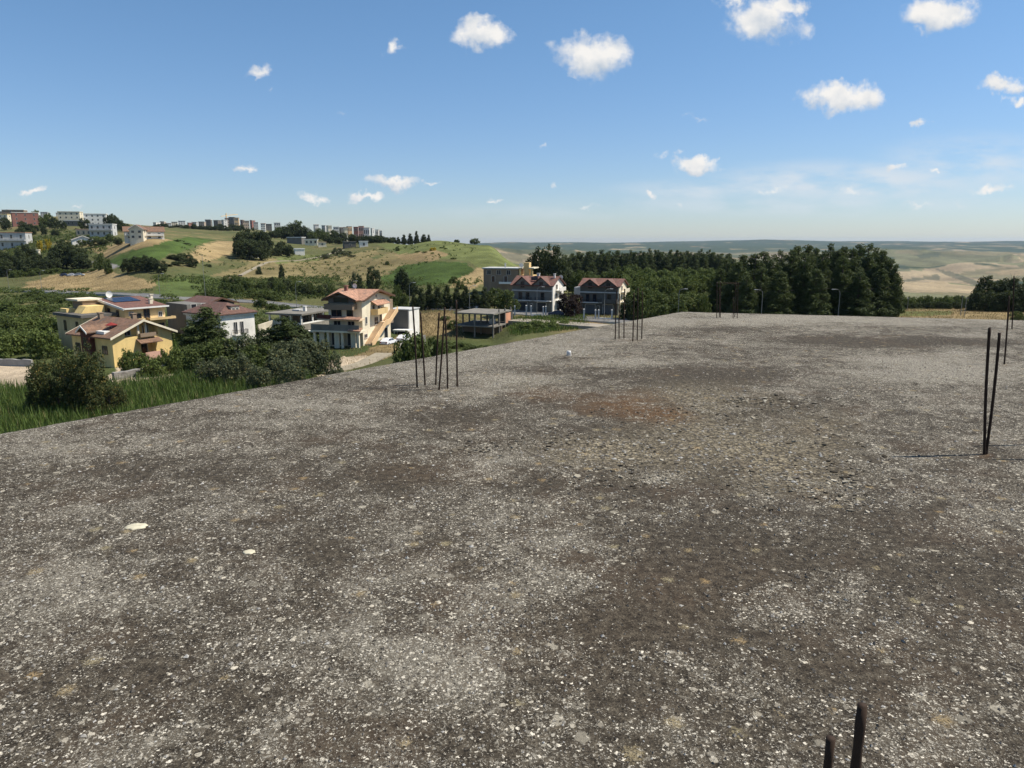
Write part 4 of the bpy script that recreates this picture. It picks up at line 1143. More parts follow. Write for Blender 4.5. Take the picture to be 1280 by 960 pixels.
mass('dry_grass', 'dry straw coloured grass on the banks and field edges', [
    blades(scatter_px([(512, 388), (580, 388), (580, 425), (510, 425)], 3500, 120, 205), .25, .6, .05),
    blades(scatter_px([(400, 430), (530, 405), (530, 430), (440, 466), (400, 466)], 1200, 80, 160), .2, .45, .04),
    blades(scatter_px([(20, 340), (210, 338), (210, 364), (20, 364)], 6000, 240, 420), .1, .4, .06),
    blades(scatter_px([(1090, 386), (1290, 382), (1290, 402), (1090, 402)], 6000, 140, 240), .15, .45, .05),
    blades(scatter_px([(640, 396), (770, 394), (760, 408), (640, 416)], 2500, 130, 190), .2, .45, .05)], M_DRY)
def under(poly, n, y0, y1, h, size, spread):
    P_ = scatter_px(poly, n, y0, y1)
    nz = fbm(P_[:, 0] / 14, P_[:, 1] / 14, 91, 3); P_ = P_[nz > .47]
    P_[:, 2] += rng.uniform(.1, h, len(P_))
    return leaves(P_, size, 9, np.full(len(P_), spread), .6)
mass('undergrowth', 'low green undergrowth covering the wild slopes between the houses and fields', [
    under([(-60, 368), (130, 372), (200, 378), (240, 430), (130, 440), (60, 450), (-60, 450)], 5200, 105, 285, 1.3, .3, .8),
    under([(190, 346), (420, 348), (440, 375), (240, 380), (190, 372)], 3600, 225, 420, 1.2, .36, .9),
    under([(0, 280), (130, 285), (135, 320), (60, 330), (0, 330)], 2600, 380, 640, 1.3, .55, 1.2),
    under([(230, 380), (420, 384), (420, 430), (240, 440)], 3000, 100, 232, 1.2, .26, .7),
    under([(640, 345), (900, 350), (900, 392), (790, 392), (720, 350)], 3200, 172, 330, 1.6, .3, .8),
    under([(240, 440), (420, 430), (400, 470), (300, 480), (230, 475)], 2600, 70, 125, 1.0, .2, .6),
    under([(640, 308), (740, 330), (760, 352), (690, 350)], 1200, 270, 480, 1.2, .4, 1.0),
    under([(-20, 362), (210, 364), (210, 372), (-20, 368)], 900, 235, 300, 1.0, .3, .7),
    under([(400, 344), (500, 348), (620, 350), (620, 386), (440, 384)], 1800, 215, 330, 1.0, .3, .7),
    under([(222, 300), (300, 325), (420, 318), (560, 303), (600, 312), (560, 325), (478, 345), (400, 350), (260, 345)], 900, 255, 620, .8, .4, .8),
    under([(-60, 600), (300, 520), (640, 440), (640, 1100), (-60, 1100)], 5000, 17, 75, .9, .13, .5)], M_BROAD)
# ------------------------------------------------------------------ buildings
def wallm(name, c, var=.27): return pmat(name, c, .9, var, .45, bump=0.008)
M_YEL = wallm('yellow_plaster', (0.78, 0.565, 0.23)); M_OCH = wallm('ochre_plaster', (0.68, 0.48, 0.23)); M_CREAM = wallm('cream_plaster', (0.74, 0.65, 0.48))
M_WHITE = wallm('white_plaster', (0.79, 0.745, 0.66)); M_LGREY = wallm('pale_grey_plaster', (0.50, 0.49, 0.46)); M_GREY = wallm('grey_render', (0.175, 0.163, 0.14))
M_DGREY = wallm('dark_grey_stone', (0.115, 0.107, 0.092)); M_BROWN = wallm('brown_plaster', (0.26, 0.19, 0.13)); M_BRICKR = wallm('red_brick', (0.28, 0.13, 0.10)); M_MAROON = wallm('maroon_wood', (0.10, 0.035, 0.025))
M_ORANGE = wallm('orange_plaster', (0.68, 0.46, 0.25)); M_PEACH = wallm('peach_plaster', (0.66, 0.50, 0.33)); M_PINK = wallm('pink_plaster', (0.60, 0.36, 0.27)); M_SALMON = wallm('salmon_tile_edge', (0.55, 0.27, 0.16))
M_TRIM = pmat('white_trim', (0.76, 0.73, 0.66), .8, .12, 1.0); M_FRAME = pmat('window_frame', (0.55, 0.52, 0.46), .6, .15, 2, streak=False); M_WOOD = pmat('brown_wood', (0.11, 0.06, 0.035), .75, .3, 2)
M_DARKM = pmat('dark_metal', (0.03, 0.032, 0.036), .5, .3, 2, spec=.4); M_GREYM = pmat('galvanised_metal', (0.42, 0.43, 0.43), .5, .15, 2, metal=.6, streak=False); M_SHUT = pmat('rolling_shutter', (0.12, 0.125, 0.135), .6, .2, 1)
M_GLASS = pmat('window_glass', (0.018, 0.022, 0.028), .12, .3, .8, streak=False, spec=.6)
M_SOLAR = pmat('solar_panel', (0.012, 0.016, 0.035), .25, .2, 2, streak=False, spec=.5)
M_TBROWN = tile_mat('brown_roof_tiles', (0.20, 0.112, 0.066)); M_TRED = tile_mat('red_roof_tiles', (0.17, 0.078, 0.055)); M_TORG = tile_mat('orange_roof_tiles', (0.42, 0.225, 0.14)); M_TDARK = tile_mat('dark_brown_roof_tiles', (0.14, 0.070, 0.05))
M_SHEDW = pmat('white_sheet_roof', (0.72, 0.71, 0.68), .6, .12, .4); M_FLAT = pmat('flat_roof_felt', (0.125, 0.115, 0.10), .9, .3, .5, streak=False)

M_OLDC = pmat('stained_concrete', (0.20, 0.182, 0.15), .95, .35, .5, bump=0.01)
_wm = {}
def opening(parent, kind, x, y, z, w_, h, face=0.0, pane=None, frame=None, sill=True):
    """a framed window or door on a wall; x, y, z is the middle of its foot, face turns it from the front"""
    key = (kind, round(w_, 2), round(h, 2), frame.name if frame else '', sill)
    if key not in _wm:
        mb = MB(); t_ = min(.09, w_ * .12)
        mb.box(-w_ / 2 - t_, -w_ / 2 + .02, -.07, .02, 0, h); mb.box(w_ / 2 - .02, w_ / 2 + t_, -.07, .02, 0, h); mb.box(-w_ / 2 + .02, w_ / 2 - .02, -.07, .02, h - .02, h + t_)
        if kind == 'window':
            mb.box(-.03, .03, -.055, .02, .02, h - .02)
            if sill: mb.box(-w_ / 2 - .14, w_ / 2 + .14, -.17, .02, -.07, 0)
        mp = MB(); mp.box(-w_ / 2 + .02, w_ / 2 - .02, -.03, -.005, 0, h - .02)
        if kind == 'garage_door':
            for i in range(int(h / .3)): mp.box(-w_ / 2 + .03, w_ / 2 - .03, -.045, -.03, i * .3 + .02, i * .3 + .27)
        _wm[key] = (mb.mesh(kind, frame or M_FRAME), mp.mesh('pane', None))
    a_, b_ = _wm[key]
    o = link(kind, a_, parent); o.location = (x, y, z); o.rotation_euler.z = face
    pm = pane or (M_SHUT if kind == 'garage_door' else M_WOOD if kind == 'door' else M_GLASS)
    pk = key + (pm.name,)
    if pk not in _wm:
        c = b_.copy(); c.materials.clear(); c.materials.append(pm); _wm[pk] = c
    link('panel' if kind != 'window' else 'pane', _wm[pk], o)
    return o
FR, RT, LT = 0.0, math.pi / 2, -math.pi / 2
def gable_roof(parent, x0, x1, y0, y1, ze, zr, axis, mat, th=.22, name='roof', trim=None):
    """axis = direction of the ridge"""
    mb = MB()
    if axis == 'y':
        xm = (x0 + x1) / 2
        mb.slab4((x0, y0, ze), (xm, y0, zr), (xm, y1, zr), (x0, y1, ze), th); mb.slab4((xm, y0, zr), (x1, y0, ze), (x1, y1, ze), (xm, y1, zr), th)
    else:
        ym = (y0 + y1) / 2
        mb.slab4((x0, y0, ze), (x1, y0, ze), (x1, ym, zr), (x0, ym, zr), th); mb.slab4((x0, ym, zr), (x1, ym, zr), (x1, y1, ze), (x0, y1, ze), th)
    o = mb.build(name, mat, parent)
    if trim:
        e = .08
        if axis == 'y':
            for ya, yb in ((y0 - e, y0 - .003), (y1 + .003, y1 + e)):
                tb = MB()
                for xs in (x0, x1):
                    tb.prism([(xs, ze + .05), (xm, zr + .05), (xm, zr - .33), (xs, ze - .33)], 'y', ya, yb)
                tb.build('barge_board', trim, o)
        else:
            for xa, xb in ((x0 - e, x0 - .003), (x1 + .003, x1 + e)):
                tb = MB()
                for ys in (y0, y1):
                    tb.prism([(ys, ze + .05), (ym, zr + .05), (ym, zr - .33), (ys, ze - .33)], 'x', xa, xb)
                tb.build('barge_board', trim, o)
    return o
def hip_roof(parent, x0, x1, y0, y1, ze, zr, inset, axis, mat, name='roof'):
    mb = MB(); xm, ym = (x0 + x1) / 2, (y0 + y1) / 2
    r0, r1 = ((xm, y0 + inset, zr), (xm, y1 - inset, zr)) if axis == 'y' else ((x0 + inset, ym, zr), (x1 - inset, ym, zr))
    b = [(x0, y0, ze), (x1, y0, ze), (x1, y1, ze), (x0, y1, ze)]
    vs_ = b + [r0, r1] + [(x, y, z - .2) for x, y, z in b]
    if axis == 'y': fs_ = [(0, 1, 4), (1, 2, 5, 4), (2, 3, 5), (3, 0, 4, 5)]
    else: fs_ = [(0, 1, 5, 4), (1, 2, 5), (2, 3, 4, 5), (3, 0, 4)]
    fs_ += [(0, 6, 7, 1), (1, 7, 8, 2), (2, 8, 9, 3), (3, 9, 6, 0), (9, 8, 7, 6)]
    mb.add(vs_, fs_); return mb.build(name, mat, parent)
def box(parent, name, mat, *a):
    return MB().box(*a).build(name, mat, parent)
def chimney(parent, x, y, z, h=1.2, s=.35, mat=None, name='chimney'):
    mb = MB(); mb.box(x - s, x + s, y - s, y + s, z - .6, z + h); mb.box(x - s - .1, x + s + .1, y - s - .1, y + s + .1, z + h + .15, z + h + .25)
    for dx in (-1, 1):
        for dy in (-1, 1): mb.box(x + dx * s - .06, x + dx * s + .06, y + dy * s - .06, y + dy * s + .06, z + h - .001, z + h + .16)
    return mb.build(name, mat or M_BROWN, parent)
def balcony(parent, x0, x1, y0, y1, z, mat, h=.95, th=.18, rail=None, name='balcony'):
    """slab with a parapet on its three outer sides; y0 is the outer edge"""
    o = box(parent, name, M_TRIM, x0, x1, y0, y1, z - th, z)
    mb = MB(); t_ = .12
    if rail == 'bars':
        mb.box(x0, x1, y0, y0 + .05, z + h - .05, z + h); mb.box(x0, x0 + .05, y0 + .05, y1, z + h - .05, z + h); mb.box(x1 - .05, x1, y0 + .05, y1, z + h - .05, z + h)
        n = int((x1 - x0) / .16)
        for i in range(n + 1):
            xx = x0 + (x1 - x0 - .03) * i / n; mb.box(xx, xx + .03, y0 + .01, y0 + .04, z, z + h - .05)
        for i in range(1, int((y1 - y0) / .16)):
            for xs in (x0 + .01, x1 - .04): mb.box(xs, xs + .03, y0 + i * .16, y0 + i * .16 + .03, z, z + h - .05)
    else:
        mb.box(x0 - .02, x1 + .02, y0 - .02, y0 + t_, z - th - .03, z + h); mb.box(x0 - .02, x0 + t_, y0 + t_, y1, z - th - .03, z + h); mb.box(x1 - t_, x1 + .02, y0 + t_, y1, z - th - .03, z + h)
    mb.build('railing' if rail == 'bars' else 'parapet', mat, o)
    return o
def awning(parent, x0, x1, y0, y1, z, mat, drop=.7, name='awning'):
    mb = MB(); mb.slab4((x0, y0, z - drop), (x1, y0, z - drop), (x1, y1, z), (x0, y1, z), .14); return mb.build(name, mat, parent)
def awning_x(parent, x0, x1, y0, y1, z, mat, drop=.7, name='awning'):
    mb = MB(); mb.slab4((x0, y0, z), (x1, y0, z - drop), (x1, y1, z - drop), (x0, y1, z), .14); return mb.build(name, mat, parent)
def dish(parent, x, y, z, r=.45):
    mb = MB(); n = 16; vs_ = []; fs_ = []
    for i, (q_, d_) in enumerate([(0.02, 0), (.5, .07), (.85, .18), (1, .26)]):
        for k in range(n):
            a = 2 * math.pi * k / n; vs_.append((q_ * r * math.cos(a), -d_ * r - .2, q_ * r * math.sin(a) + .75))
    for i in range(3):
        for k in range(n): fs_.append((i * n + k, i * n + (k + 1) % n, (i + 1) * n + (k + 1) % n, (i + 1) * n + k))
    mb.add(vs_, fs_); mb.tube([(0, -.1, 0), (0, -.1, .8)], .04, 6); mb.tube([(0, -.2, .5), (0, -.75, .7)], .025, 5); mb.box(-.06, .06, -.82, -.7, .64, .76)
    o = mb.build('satellite_dish', M_TRIM, parent); o.location = (x, y, z); return o

# ---- yellow gabled house (front)
H = empty('gabled_house', (-64.3, 123.2, -18.5), R(60), 'yellow house with brown tiled roof and a recessed gable loggia, nearest on the left', 'house')
ZE, ZR = 4.3, 6.9
def rz_(x): return ZR - .25 - abs(x) / 6.2 * (ZR - ZE)
wb = MB()
wb.prism([(-5.5, -3), (5.5, -3), (5.5, rz_(5.5)), (0, rz_(0)), (-5.5, rz_(5.5))], 'y', 1.5, 12.0)
wb.prism([(-5.5, -3), (-3.2, -3), (-3.2, rz_(3.2)), (-5.5, rz_(5.5))], 'y', 0, 1.5)
wb.prism([(2.9, -3), (5.5, -3), (5.5, rz_(5.5)), (2.9, rz_(2.9))], 'y', 0, 1.5)
wb.box(-3.2, -.5, 0, 1.5, -3, 4.0); wb.box(2.3, 2.9, 0, 1.5, -3, 4.0); wb.box(-.5, 2.3, 0, 1.5, 2.75, 4.0); wb.box(-.5, 2.3, 0, 1.5, -3, .3)
wb.build('wall', M_YEL, H)
gable_roof(H, -6.2, 6.2, -.75, 12.6, ZE, ZR, 'y', M_TBROWN, trim=M_CREAM)
cb = MB()
for x in (-.65, .75): cb.box(x - .16, x + .16, .05, .4, 4.0, rz_(x))
cb.build('pillar', M_CREAM, H)
balcony(H, -.7, 2.2, -.5, 0, 4.05, M_BROWN, .45, name='flower_balcony')
awning(H, -1.3, 2.9, -1.3, 0, 3.6, M_TBROWN, .65)
opening(H, 'door', 1.5, 1.49, 4.0, 1.0, 1.6, FR); opening(H, 'window', -1.9, 1.49, 4.2, 1.2, .9, FR); opening(H, 'door', .9, 1.49, .3, 1.4, 2.2, FR, pane=M_GLASS)
box(H, 'parapet', M_PINK, -.6, 2.9, -1.4, -1.25, -.4, 1.25)
box(H, 'terrace_slab', M_TRIM, -.6, 2.9, -1.24, -.002, -.3, .1)
opening(H, 'window', -5.5, 2.3, 1.4, 1.3, 1.3, LT, frame=M_WOOD); opening(H, 'window', -5.5, 10.3, 1.4, 1.3, 1.3, LT, frame=M_WOOD)
db = box(H, 'dormer', M_MAROON, -6.5, -1.6, 5.0, 7.4, -2.5, 5.0)
mb = MB(); mb.slab4((-7.0, 4.6, 5.0), (-1.2, 4.6, 5.0), (-1.2, 6.2, 6.1), (-7.0, 6.2, 6.1), .16); mb.slab4((-7.0, 6.2, 6.1), (-1.2, 6.2, 6.1), (-1.2, 7.8, 5.0), (-7.0, 7.8, 5.0), .16)
dr = mb.build('dormer_roof', M_TBROWN, db)
mb = MB()
for ys in (4.6, 7.8): mb.prism([(ys, 5.06), (6.2, 6.16), (6.2, 5.86), (ys, 4.76)], 'x', -7.09, -7.003)
mb.build('barge_board', M_TRIM, dr)
box(H, 'roof_terrace', M_TRIM, -5.3, -3.9, 2.4, 4.99, 4.3, 5.15)
opening(db, 'window', -6.5, 6.2, 2.6, 1.0, 1.4, LT, frame=M_WOOD)
chimney(H, .6, 3.0, 6.6, .9); chimney(H, -.7, 10.8, 6.4, 1.0)
box(H, 'garden_wall', M_PINK, 6.6, 9.4, -.8, -.6, -1.5, 1.1)

# parasol on the roof terrace
pr = empty('parasol', H.matrix_basis @ Vector((-3.2, 3.6, 5.0)), 0, 'dark red parasol standing on the small roof terrace of the yellow house', 'parasol')
mb = MB(); mb.tube([(0, 0, -.4), (0, 0, 1.5)], .03, 6); mb.build('pole', M_GREYM, pr)
mb = MB(); n = 10
vs_ = [(0, 0, 1.5)] + [(1.0 * math.cos(6.283 * k / n), 1.0 * math.sin(6.283 * k / n), 1.05) for k in range(n)] + [(0, 0, 1.44)] + [(.96 * math.cos(6.283 * k / n), .96 * math.sin(6.283 * k / n), 1.0) for k in range(n)]
mb.add(vs_, [(0, 1 + k, 1 + (k + 1) % n) for k in range(n)] + [(n + 1, n + 2 + (k + 1) % n, n + 2 + k) for k in range(n)] + [(1 + k, n + 2 + k, n + 2 + (k + 1) % n, 1 + (k + 1) % n) for k in range(n)])
mb.build('canopy', pmat('red_canvas', (0.22, 0.03, 0.025), .9, .2, 3), pr)

# ---- ochre house with solar panels (behind)
B = empty('solar_roof_house', (-76.2, 140.0, -19.0), R(55), 'ochre house with solar panels on its red sloping roof, behind the yellow gabled house', 'house')
wb = MB(); wb.prism([(0, -2), (10, -2), (10, 8.95), (0, 7.6)], 'x', 0, 8.2)
wb.build('wall', M_OCH, B)
mb = MB(); mb.slab4((-.5, -.7, 7.75), (8.7, -.7, 7.75), (8.7, 10.5, 9.25), (-.5, 10.5, 9.25), .22); rf = mb.build('roof', M_TRED, B)
def onr(y): return 7.75 + (y + .7) * 1.5 / 11.2
for i in range(4):
    mb = MB(); x0 = .9 + i * 1.35; mb.slab4((x0, 5.2, onr(5.2) + .14), (x0 + 1.28, 5.2, onr(5.2) + .14), (x0 + 1.28, 9.6, onr(9.6) + .14), (x0, 9.6, onr(9.6) + .14), .07)
    mb.build('solar_panel', M_SOLAR, rf)
mb = MB(); mb.slab4((-.55, -.75, 7.79), (-.4, -.75, 7.79), (-.4, 10.5, 9.3), (-.55, 10.5, 9.3), .42); mb.slab4((-.38, -.85, 7.8), (8.75, -.85, 7.8), (8.75, -.71, 7.8), (-.38, -.71, 7.8), .3); mb.build('barge_board', M_TRIM, rf)
chimney(B, 6.6, 2.2, 8.2, .8, .3, M_CREAM); chimney(B, 8.0, 4.4, 8.4, 1.2, .25, M_CREAM)
dish(B, 2.2, 10.2, 9.2, .7)
balcony(B, 4.2, 9.6, -1.5, 0, 5.3, M_OCH, .25, rail=None); balcony(B, -.6, 3.4, -1.2, 0, 4.9, M_OCH, .7)
for x, z, w_, h in ((1.3, 6.2, .8, .7), (4.4, 5.3, 1.1, 1.9), (7.2, 5.6, .7, .9), (2.4, 4.95, 1.6, 1.5), (5.2, 2.4, 1.4, 1.8), (7.2, 2.4, 1.1, 1.8), (2.2, 2.2, 1.2, 1.5)):
    opening(B, 'window', x, 0, z, w_, h, FR, frame=M_WOOD if w_ > 1 else None)
for y, z in ((2.6, 6.0), (6.0, 6.2)): opening(B, 'window', 0, y, z, .9, 1.2, LT, frame=M_WOOD)
an = MB(); an.box(-6.5, -.01, 3, 14, -2, 6.2); an.build('annex_wall', M_OCH, B)
box(B, 'annex_roof', M_FLAT, -7.0, -.02, 2.5, 14.4, 6.21, 6.75)
up = MB(); up.prism([(-5.2, 6.76), (-.7, 6.76), (-.7, 8.1), (-4.2, 8.1)], 'y', 6.2, 9.2); up.build('upper_wall', M_YEL, B)
box(B, 'upper_terrace', M_YEL, -5.8, -4.0, 11.0, 13.8, 6.76, 7.5)
box(B, 'stair_tower', M_BROWN, -3.4, -.1, 9.3, 13.5, 6.76, 9.0)
box(B, 'tower_roof', M_CREAM, -4.4, .3, 9.0, 14.0, 9.01, 9.35)
for y in (5.5, 10.5): opening(B, 'window', -6.5, y, 3.4, .9, 1.9, LT, frame=M_WOOD)

# ---- grey house half hidden by the pine
G_ = empty('grey_house', (-69.5, 152.5, -19.2), R(52), 'grey house with two white balconies, half hidden behind the pointed pine', 'house')
box(G_, 'wall', M_GREY, 0, 11, 0, 9, -2, 7.6)
gable_roof(G_, 3.6, 11.8, -.8, 9.6, 7.4, 8.7, 'y', M_TDARK, trim=M_WOOD)
balcony(G_, -.6, 5.4, -1.6, 0, 5.6, M_LGREY, .9); balcony(G_, .4, 6.0, -1.8, 0, 2.2, M_WHITE, 1.0, rail='bars')
for x, z in ((1.5, 5.6), (3.8, 5.6), (2.0, 2.2), (4.5, 2.2)): opening(G_, 'door', x, 0, z, 1.2, 2.0, FR, pane=M_GLASS)

# ---- white house with brown hipped roof
D = empty('hipped_house', (-57.5, 140.0, -18.2), R(58), 'white house with dark brown hipped roof, pale twin dormer and tall windows', 'house')
box(D, 'wall', M_WHITE, 0, 8.1, 0, 11, -2, 5.2)
box(D, 'cornice', M_TRIM, -.35, 8.45, -.35, 11.35, 5.2, 5.5)
hip_roof(D, -.6, 8.7, -.6, 11.6, 5.72, 7.7, 3.4, 'y', M_TDARK)
dm = box(D, 'dormer', M_CREAM, 3.1, 5.0, .5, 2.6, 5.7, 7.0)
box(dm, 'dormer_roof', M_TDARK, 2.9, 5.2, .35, 2.8, 7.002, 7.2)
for x in (3.6, 4.5): opening(dm, 'window', x, .5, 6.0, .55, .75, FR, sill=False)
for x in (3.4, 4.9): opening(D, 'window', x, 0, 1.5, .8, 2.4, FR, sill=False)
balcony(D, 2.6, 5.7, -1.0, 0, 1.45, M_DARKM, .95, rail='bars')
opening(D, 'window', 0, 3, 2, 1.1, 1.4, LT); opening(D, 'window', 0, 7.5, 2, 1.1, 1.4, LT)
for x in (1.4, 6.6): opening(D, 'window', x, 0, -1.2, .9, 1.2, FR)
gate = empty('slanting_wall', (-52.7, 147.6, -19.0), R(55), 'pale sloping garden wall climbing behind the white hipped house', 'wall')
mb = MB(); mb.prism([(0, 0), (10, 0), (10, 5.4), (0, 3.6)], 'y', 0, .3); mb.build('wall', M_CREAM, gate)

# ---- flat dark building with open galleries
Fb = empty('gallery_building', (-44.3, 149.4, -19.4), R(-19), 'low flat roofed dark building with open galleries and white posts, left of the orange stairs', 'building')
box(Fb, 'roof', M_OLDC, -8.6, .6, -.6, 12.6, 5.8, 6.15)
box(Fb, 'upper_floor', M_OLDC, -8.2, .3, -.3, 12.3, 2.6, 3.9); box(Fb, 'wall', M_BROWN, -7.2, -2.4, 2.5, 12.2, 3.9, 5.8)
box(Fb, 'lower_wall', M_GREY, -7.4, -1.6, 1.8, 12.2, -2.5, 2.6)
for k, (x, y) in enumerate([(-7.9, 0), (-5.2, 0), (-2.6, 0), (0, 0), (0, 4), (0, 8), (0, 12)]):
    box(Fb, 'post', M_TRIM, x - .14, x + .14, y - .14, y + .14, 3.9, 5.8); box(Fb, 'post', M_LGREY, x - .16, x + .16, y - .16, y + .16, -2.5, 2.6)
mb = MB(); mb.box(.12, .24, .15, 12, 3.901, 4.2); mb.box(-7.8, .1, -.24, -.12, 3.901, 4.2); mb.build('railing', M_TRIM, Fb)
box(Fb, 'carport_roof', M_TRIM, .31, 2.2, 1, 12.2, 2.2, 2.45)
opening(Fb, 'door', -1.6, 6, 0, 2.4, 2.2, RT, pane=M_DARKM); opening(Fb, 'door', -2.4, 5, 3.9, 2.2, 1.7, RT, pane=M_GLASS); opening(Fb, 'window', -2.4, 9.5, 4.2, 1.6, 1.2, RT)
opening(Fb, 'window', -4.8, 2.5, 4.2, 1.6, 1.2, FR); opening(Fb, 'door', -5.6, 1.8, 0, 2.2, 2.2, FR, pane=M_DARKM); opening(Fb, 'door', -3.0, 1.8, 0, 1.6, 2.2, FR, pane=M_DARKM)
chimney(Fb, -2.6, 5.2, 6.1, .9, .3, M_TRIM, 'vent_stack'); box(Fb, 'skylight', M_LGREY, -5.4, -3.6, 4.5, 6.5, 6.151, 6.5)

# ---- tall cream house with the orange stairs
Cc = empty('stair_house', (-29.0, 137.7, -18.4), R(-15), 'tall cream house with orange tiled roofs and an orange outside stair up its sunny side', 'house')
W_, Dp = 7.2, 12.8
wb = MB(); wb.prism([(0, -2), (Dp, -2), (Dp, 8.9), (Dp / 2, 10.15), (0, 8.9)], 'x', -W_, 0); wb.build('wall', M_CREAM, Cc)
gable_roof(Cc, -W_ - .7, .9, -.9, Dp + .8, 8.95, 10.65, 'x', M_TORG, trim=M_WOOD)
# front cross gable with dark attic loggia
cg = MB(); cg.prism([(-6.6, 8.3), (-1.2, 8.3), (-1.2, 9.2), (-3.9, 10.2), (-6.6, 9.2)], 'y', -.9, 3.5); cgo = cg.build('attic_wall', M_GREY, Cc)
mb = MB(); mb.slab4((-7.6, -1.8, 9.05), (-3.9, -1.8, 10.55), (-3.9, 5.6, 10.55), (-7.6, 5.6, 9.05), .2); mb.slab4((-3.9, -1.8, 10.55), (-.3, -1.8, 9.05), (-.3, 5.6, 9.05), (-3.9, 5.6, 10.55), .2); gr_ = mb.build('attic_roof', M_TORG, cgo)
mb = MB()
for xs in (-7.6, -.3): mb.prism([(xs, 9.09), (-3.9, 10.59), (-3.9, 10.27), (xs, 8.77)], 'y', -1.9, -1.803)
mb.build('barge_board', M_WOOD, gr_)
opening(cgo, 'window', -3.9, -.9, 8.45, 3.0, .9, FR, frame=M_WOOD, sill=False)
balcony(Cc, -7.0, -1.0, -2.0, -.01, 7.35, M_BROWN, .85)
for x, w_ in ((-6.0, 1.0), (-4.9, .9), (-2.6, 1.2)): opening(Cc, 'door', x, 0, 5.5, w_, 1.65, FR, pane=M_GLASS, frame=M_WOOD)
for x, w_ in ((-5.4, 1.4), (-2.4, 1.4)): opening(Cc, 'window', x, 0, 3.9, w_, 1.0, FR)
b2 = box(Cc, 'terrace', M_PEACH, -8.2, .6, -2.6, -.01, 5.1, 5.4)
awning(b2, -5.2, 1.0, -3.1, -2.4, 5.95, M_TORG, .45, 'tiled_edge'); mb = MB(); mb.box(-8.2, -5.3, -2.6, -2.5, 5.4, 6.2); mb.build('parapet', M_MAROON, b2)
b1 = box(Cc, 'lower_terrace', M_CREAM, -9.5, .9, -3.2, -.01, 2.9, 3.25)
mb = MB(); mb.box(-9.4, .8, -3.1, -3.0, 3.25, 4.4); mb.build('parapet', M_OLDC, b1); awning(b1, -1.4, 1.3, -3.6, -2.6, 3.9, M_TORG, .5, 'tiled_edge')
for x in (-8.9, -6.0, -3.0, .4): box(b1, 'pillar', M_CREAM, x - .2, x + .2, -2.9, -2.5, -2, 2.9)
for x in (-5.7, -2.3): opening(Cc, 'garage_door', x, 0, 0, 2.0, 2.4, FR, pane=M_DARKM)
for x in (-7.6, -4.4, -.9):  box(Cc, 'pier', M_CREAM, x - .5, x + .5, -2.4, -2.0, -2, 2.9)
# sunny side
awning_x(Cc, 0, 1.4, 3.9, 10.2, 8.5, M_TORG, .8)
ba = box(Cc, 'side_balcony', M_TRIM, .002, 1.5, 3.8, 8.6, 5.8, 6.0); mb = MB(); mb.box(1.38, 1.52, 3.8, 8.6, 5.75, 6.9); mb.box(.002, 1.38, 3.7, 3.82, 5.75, 6.9); mb.box(.002, 1.38, 8.58, 8.7, 5.75, 6.9); mb.build('parapet', M_OCH, ba)
for y in (5.0, 7.4): opening(Cc, 'door', 0, y, 6.0, 1.0, 1.6, RT, pane=M_GLASS)
opening(Cc, 'window', 0, 1.6, 4.2, .8, 1.3, RT); opening(Cc, 'window', 0, 6.0, 3.6, 1.6, 1.5, RT); opening(Cc, 'door', 0, 8.2, 3.5, 1.0, 1.9, RT, pane=M_GLASS); opening(Cc, 'window', 0, 6.4, 9.0, .5, .5, RT, sill=False)
opening(Cc, 'door', 0, 10.4, .2, 1.6, 2.2, RT, pane=M_GLASS); opening(Cc, 'window', 0, 1.2, 1.5, 1.2, .7, RT)
st = MB()
N1, N2 = 20, 12
for i in range(N1):
    y0_, z0_ = .6 + i * .33, .2 + i * .19; st.box(.01, 1.5, y0_, y0_ + .33, z0_ - .5, z0_ + .19)
st.box(.01, 1.5, 7.2, 9.0, 3.5, 4.0)
for i in range(N2):
    y0_, z0_ = 9.0 + i * .33, 4.0 + i * .17; st.box(.01, 1.5, y0_, y0_ + .33, z0_ - .5, z0_ + .17)
so = st.build('stair', M_PEACH, Cc)
rb = MB(); rb.prism([(.5, -.6), (7.2, 3.3), (9.0, 3.45), (13.2, 5.6), (13.2, 6.6), (9.0, 4.5), (7.2, 4.4), (.5, .7)], 'x', 1.51, 1.68); rb.build('stair_parapet', M_ORANGE, so)
chimney(Cc, -5.4, 4.2, 10.2, 1.0, .3, M_BRICKR); dish(Cc, -4.4, 6.3, 10.5, .5)
box(Cc, 'side_extension', M_BROWN, -2.6, -.4, Dp + .01, Dp + 2.4, 3, 8.0)
box(Cc, 'yard_slab', M_CONC, .3, 7.0, -2.6, 12.6, -1.6, -.15)
yw = empty('yard_wall', (-29.0, 137.7, -18.4), R(-15), 'low grey wall edging the yard below the orange stairs', 'wall')
mb = MB(); mb.prism([(-3.0, -2.2), (14, -1.2), (14, .7), (-3.0, -.2)], 'x', 7.1, 7.4); mb.build('wall', M_GREY, yw)

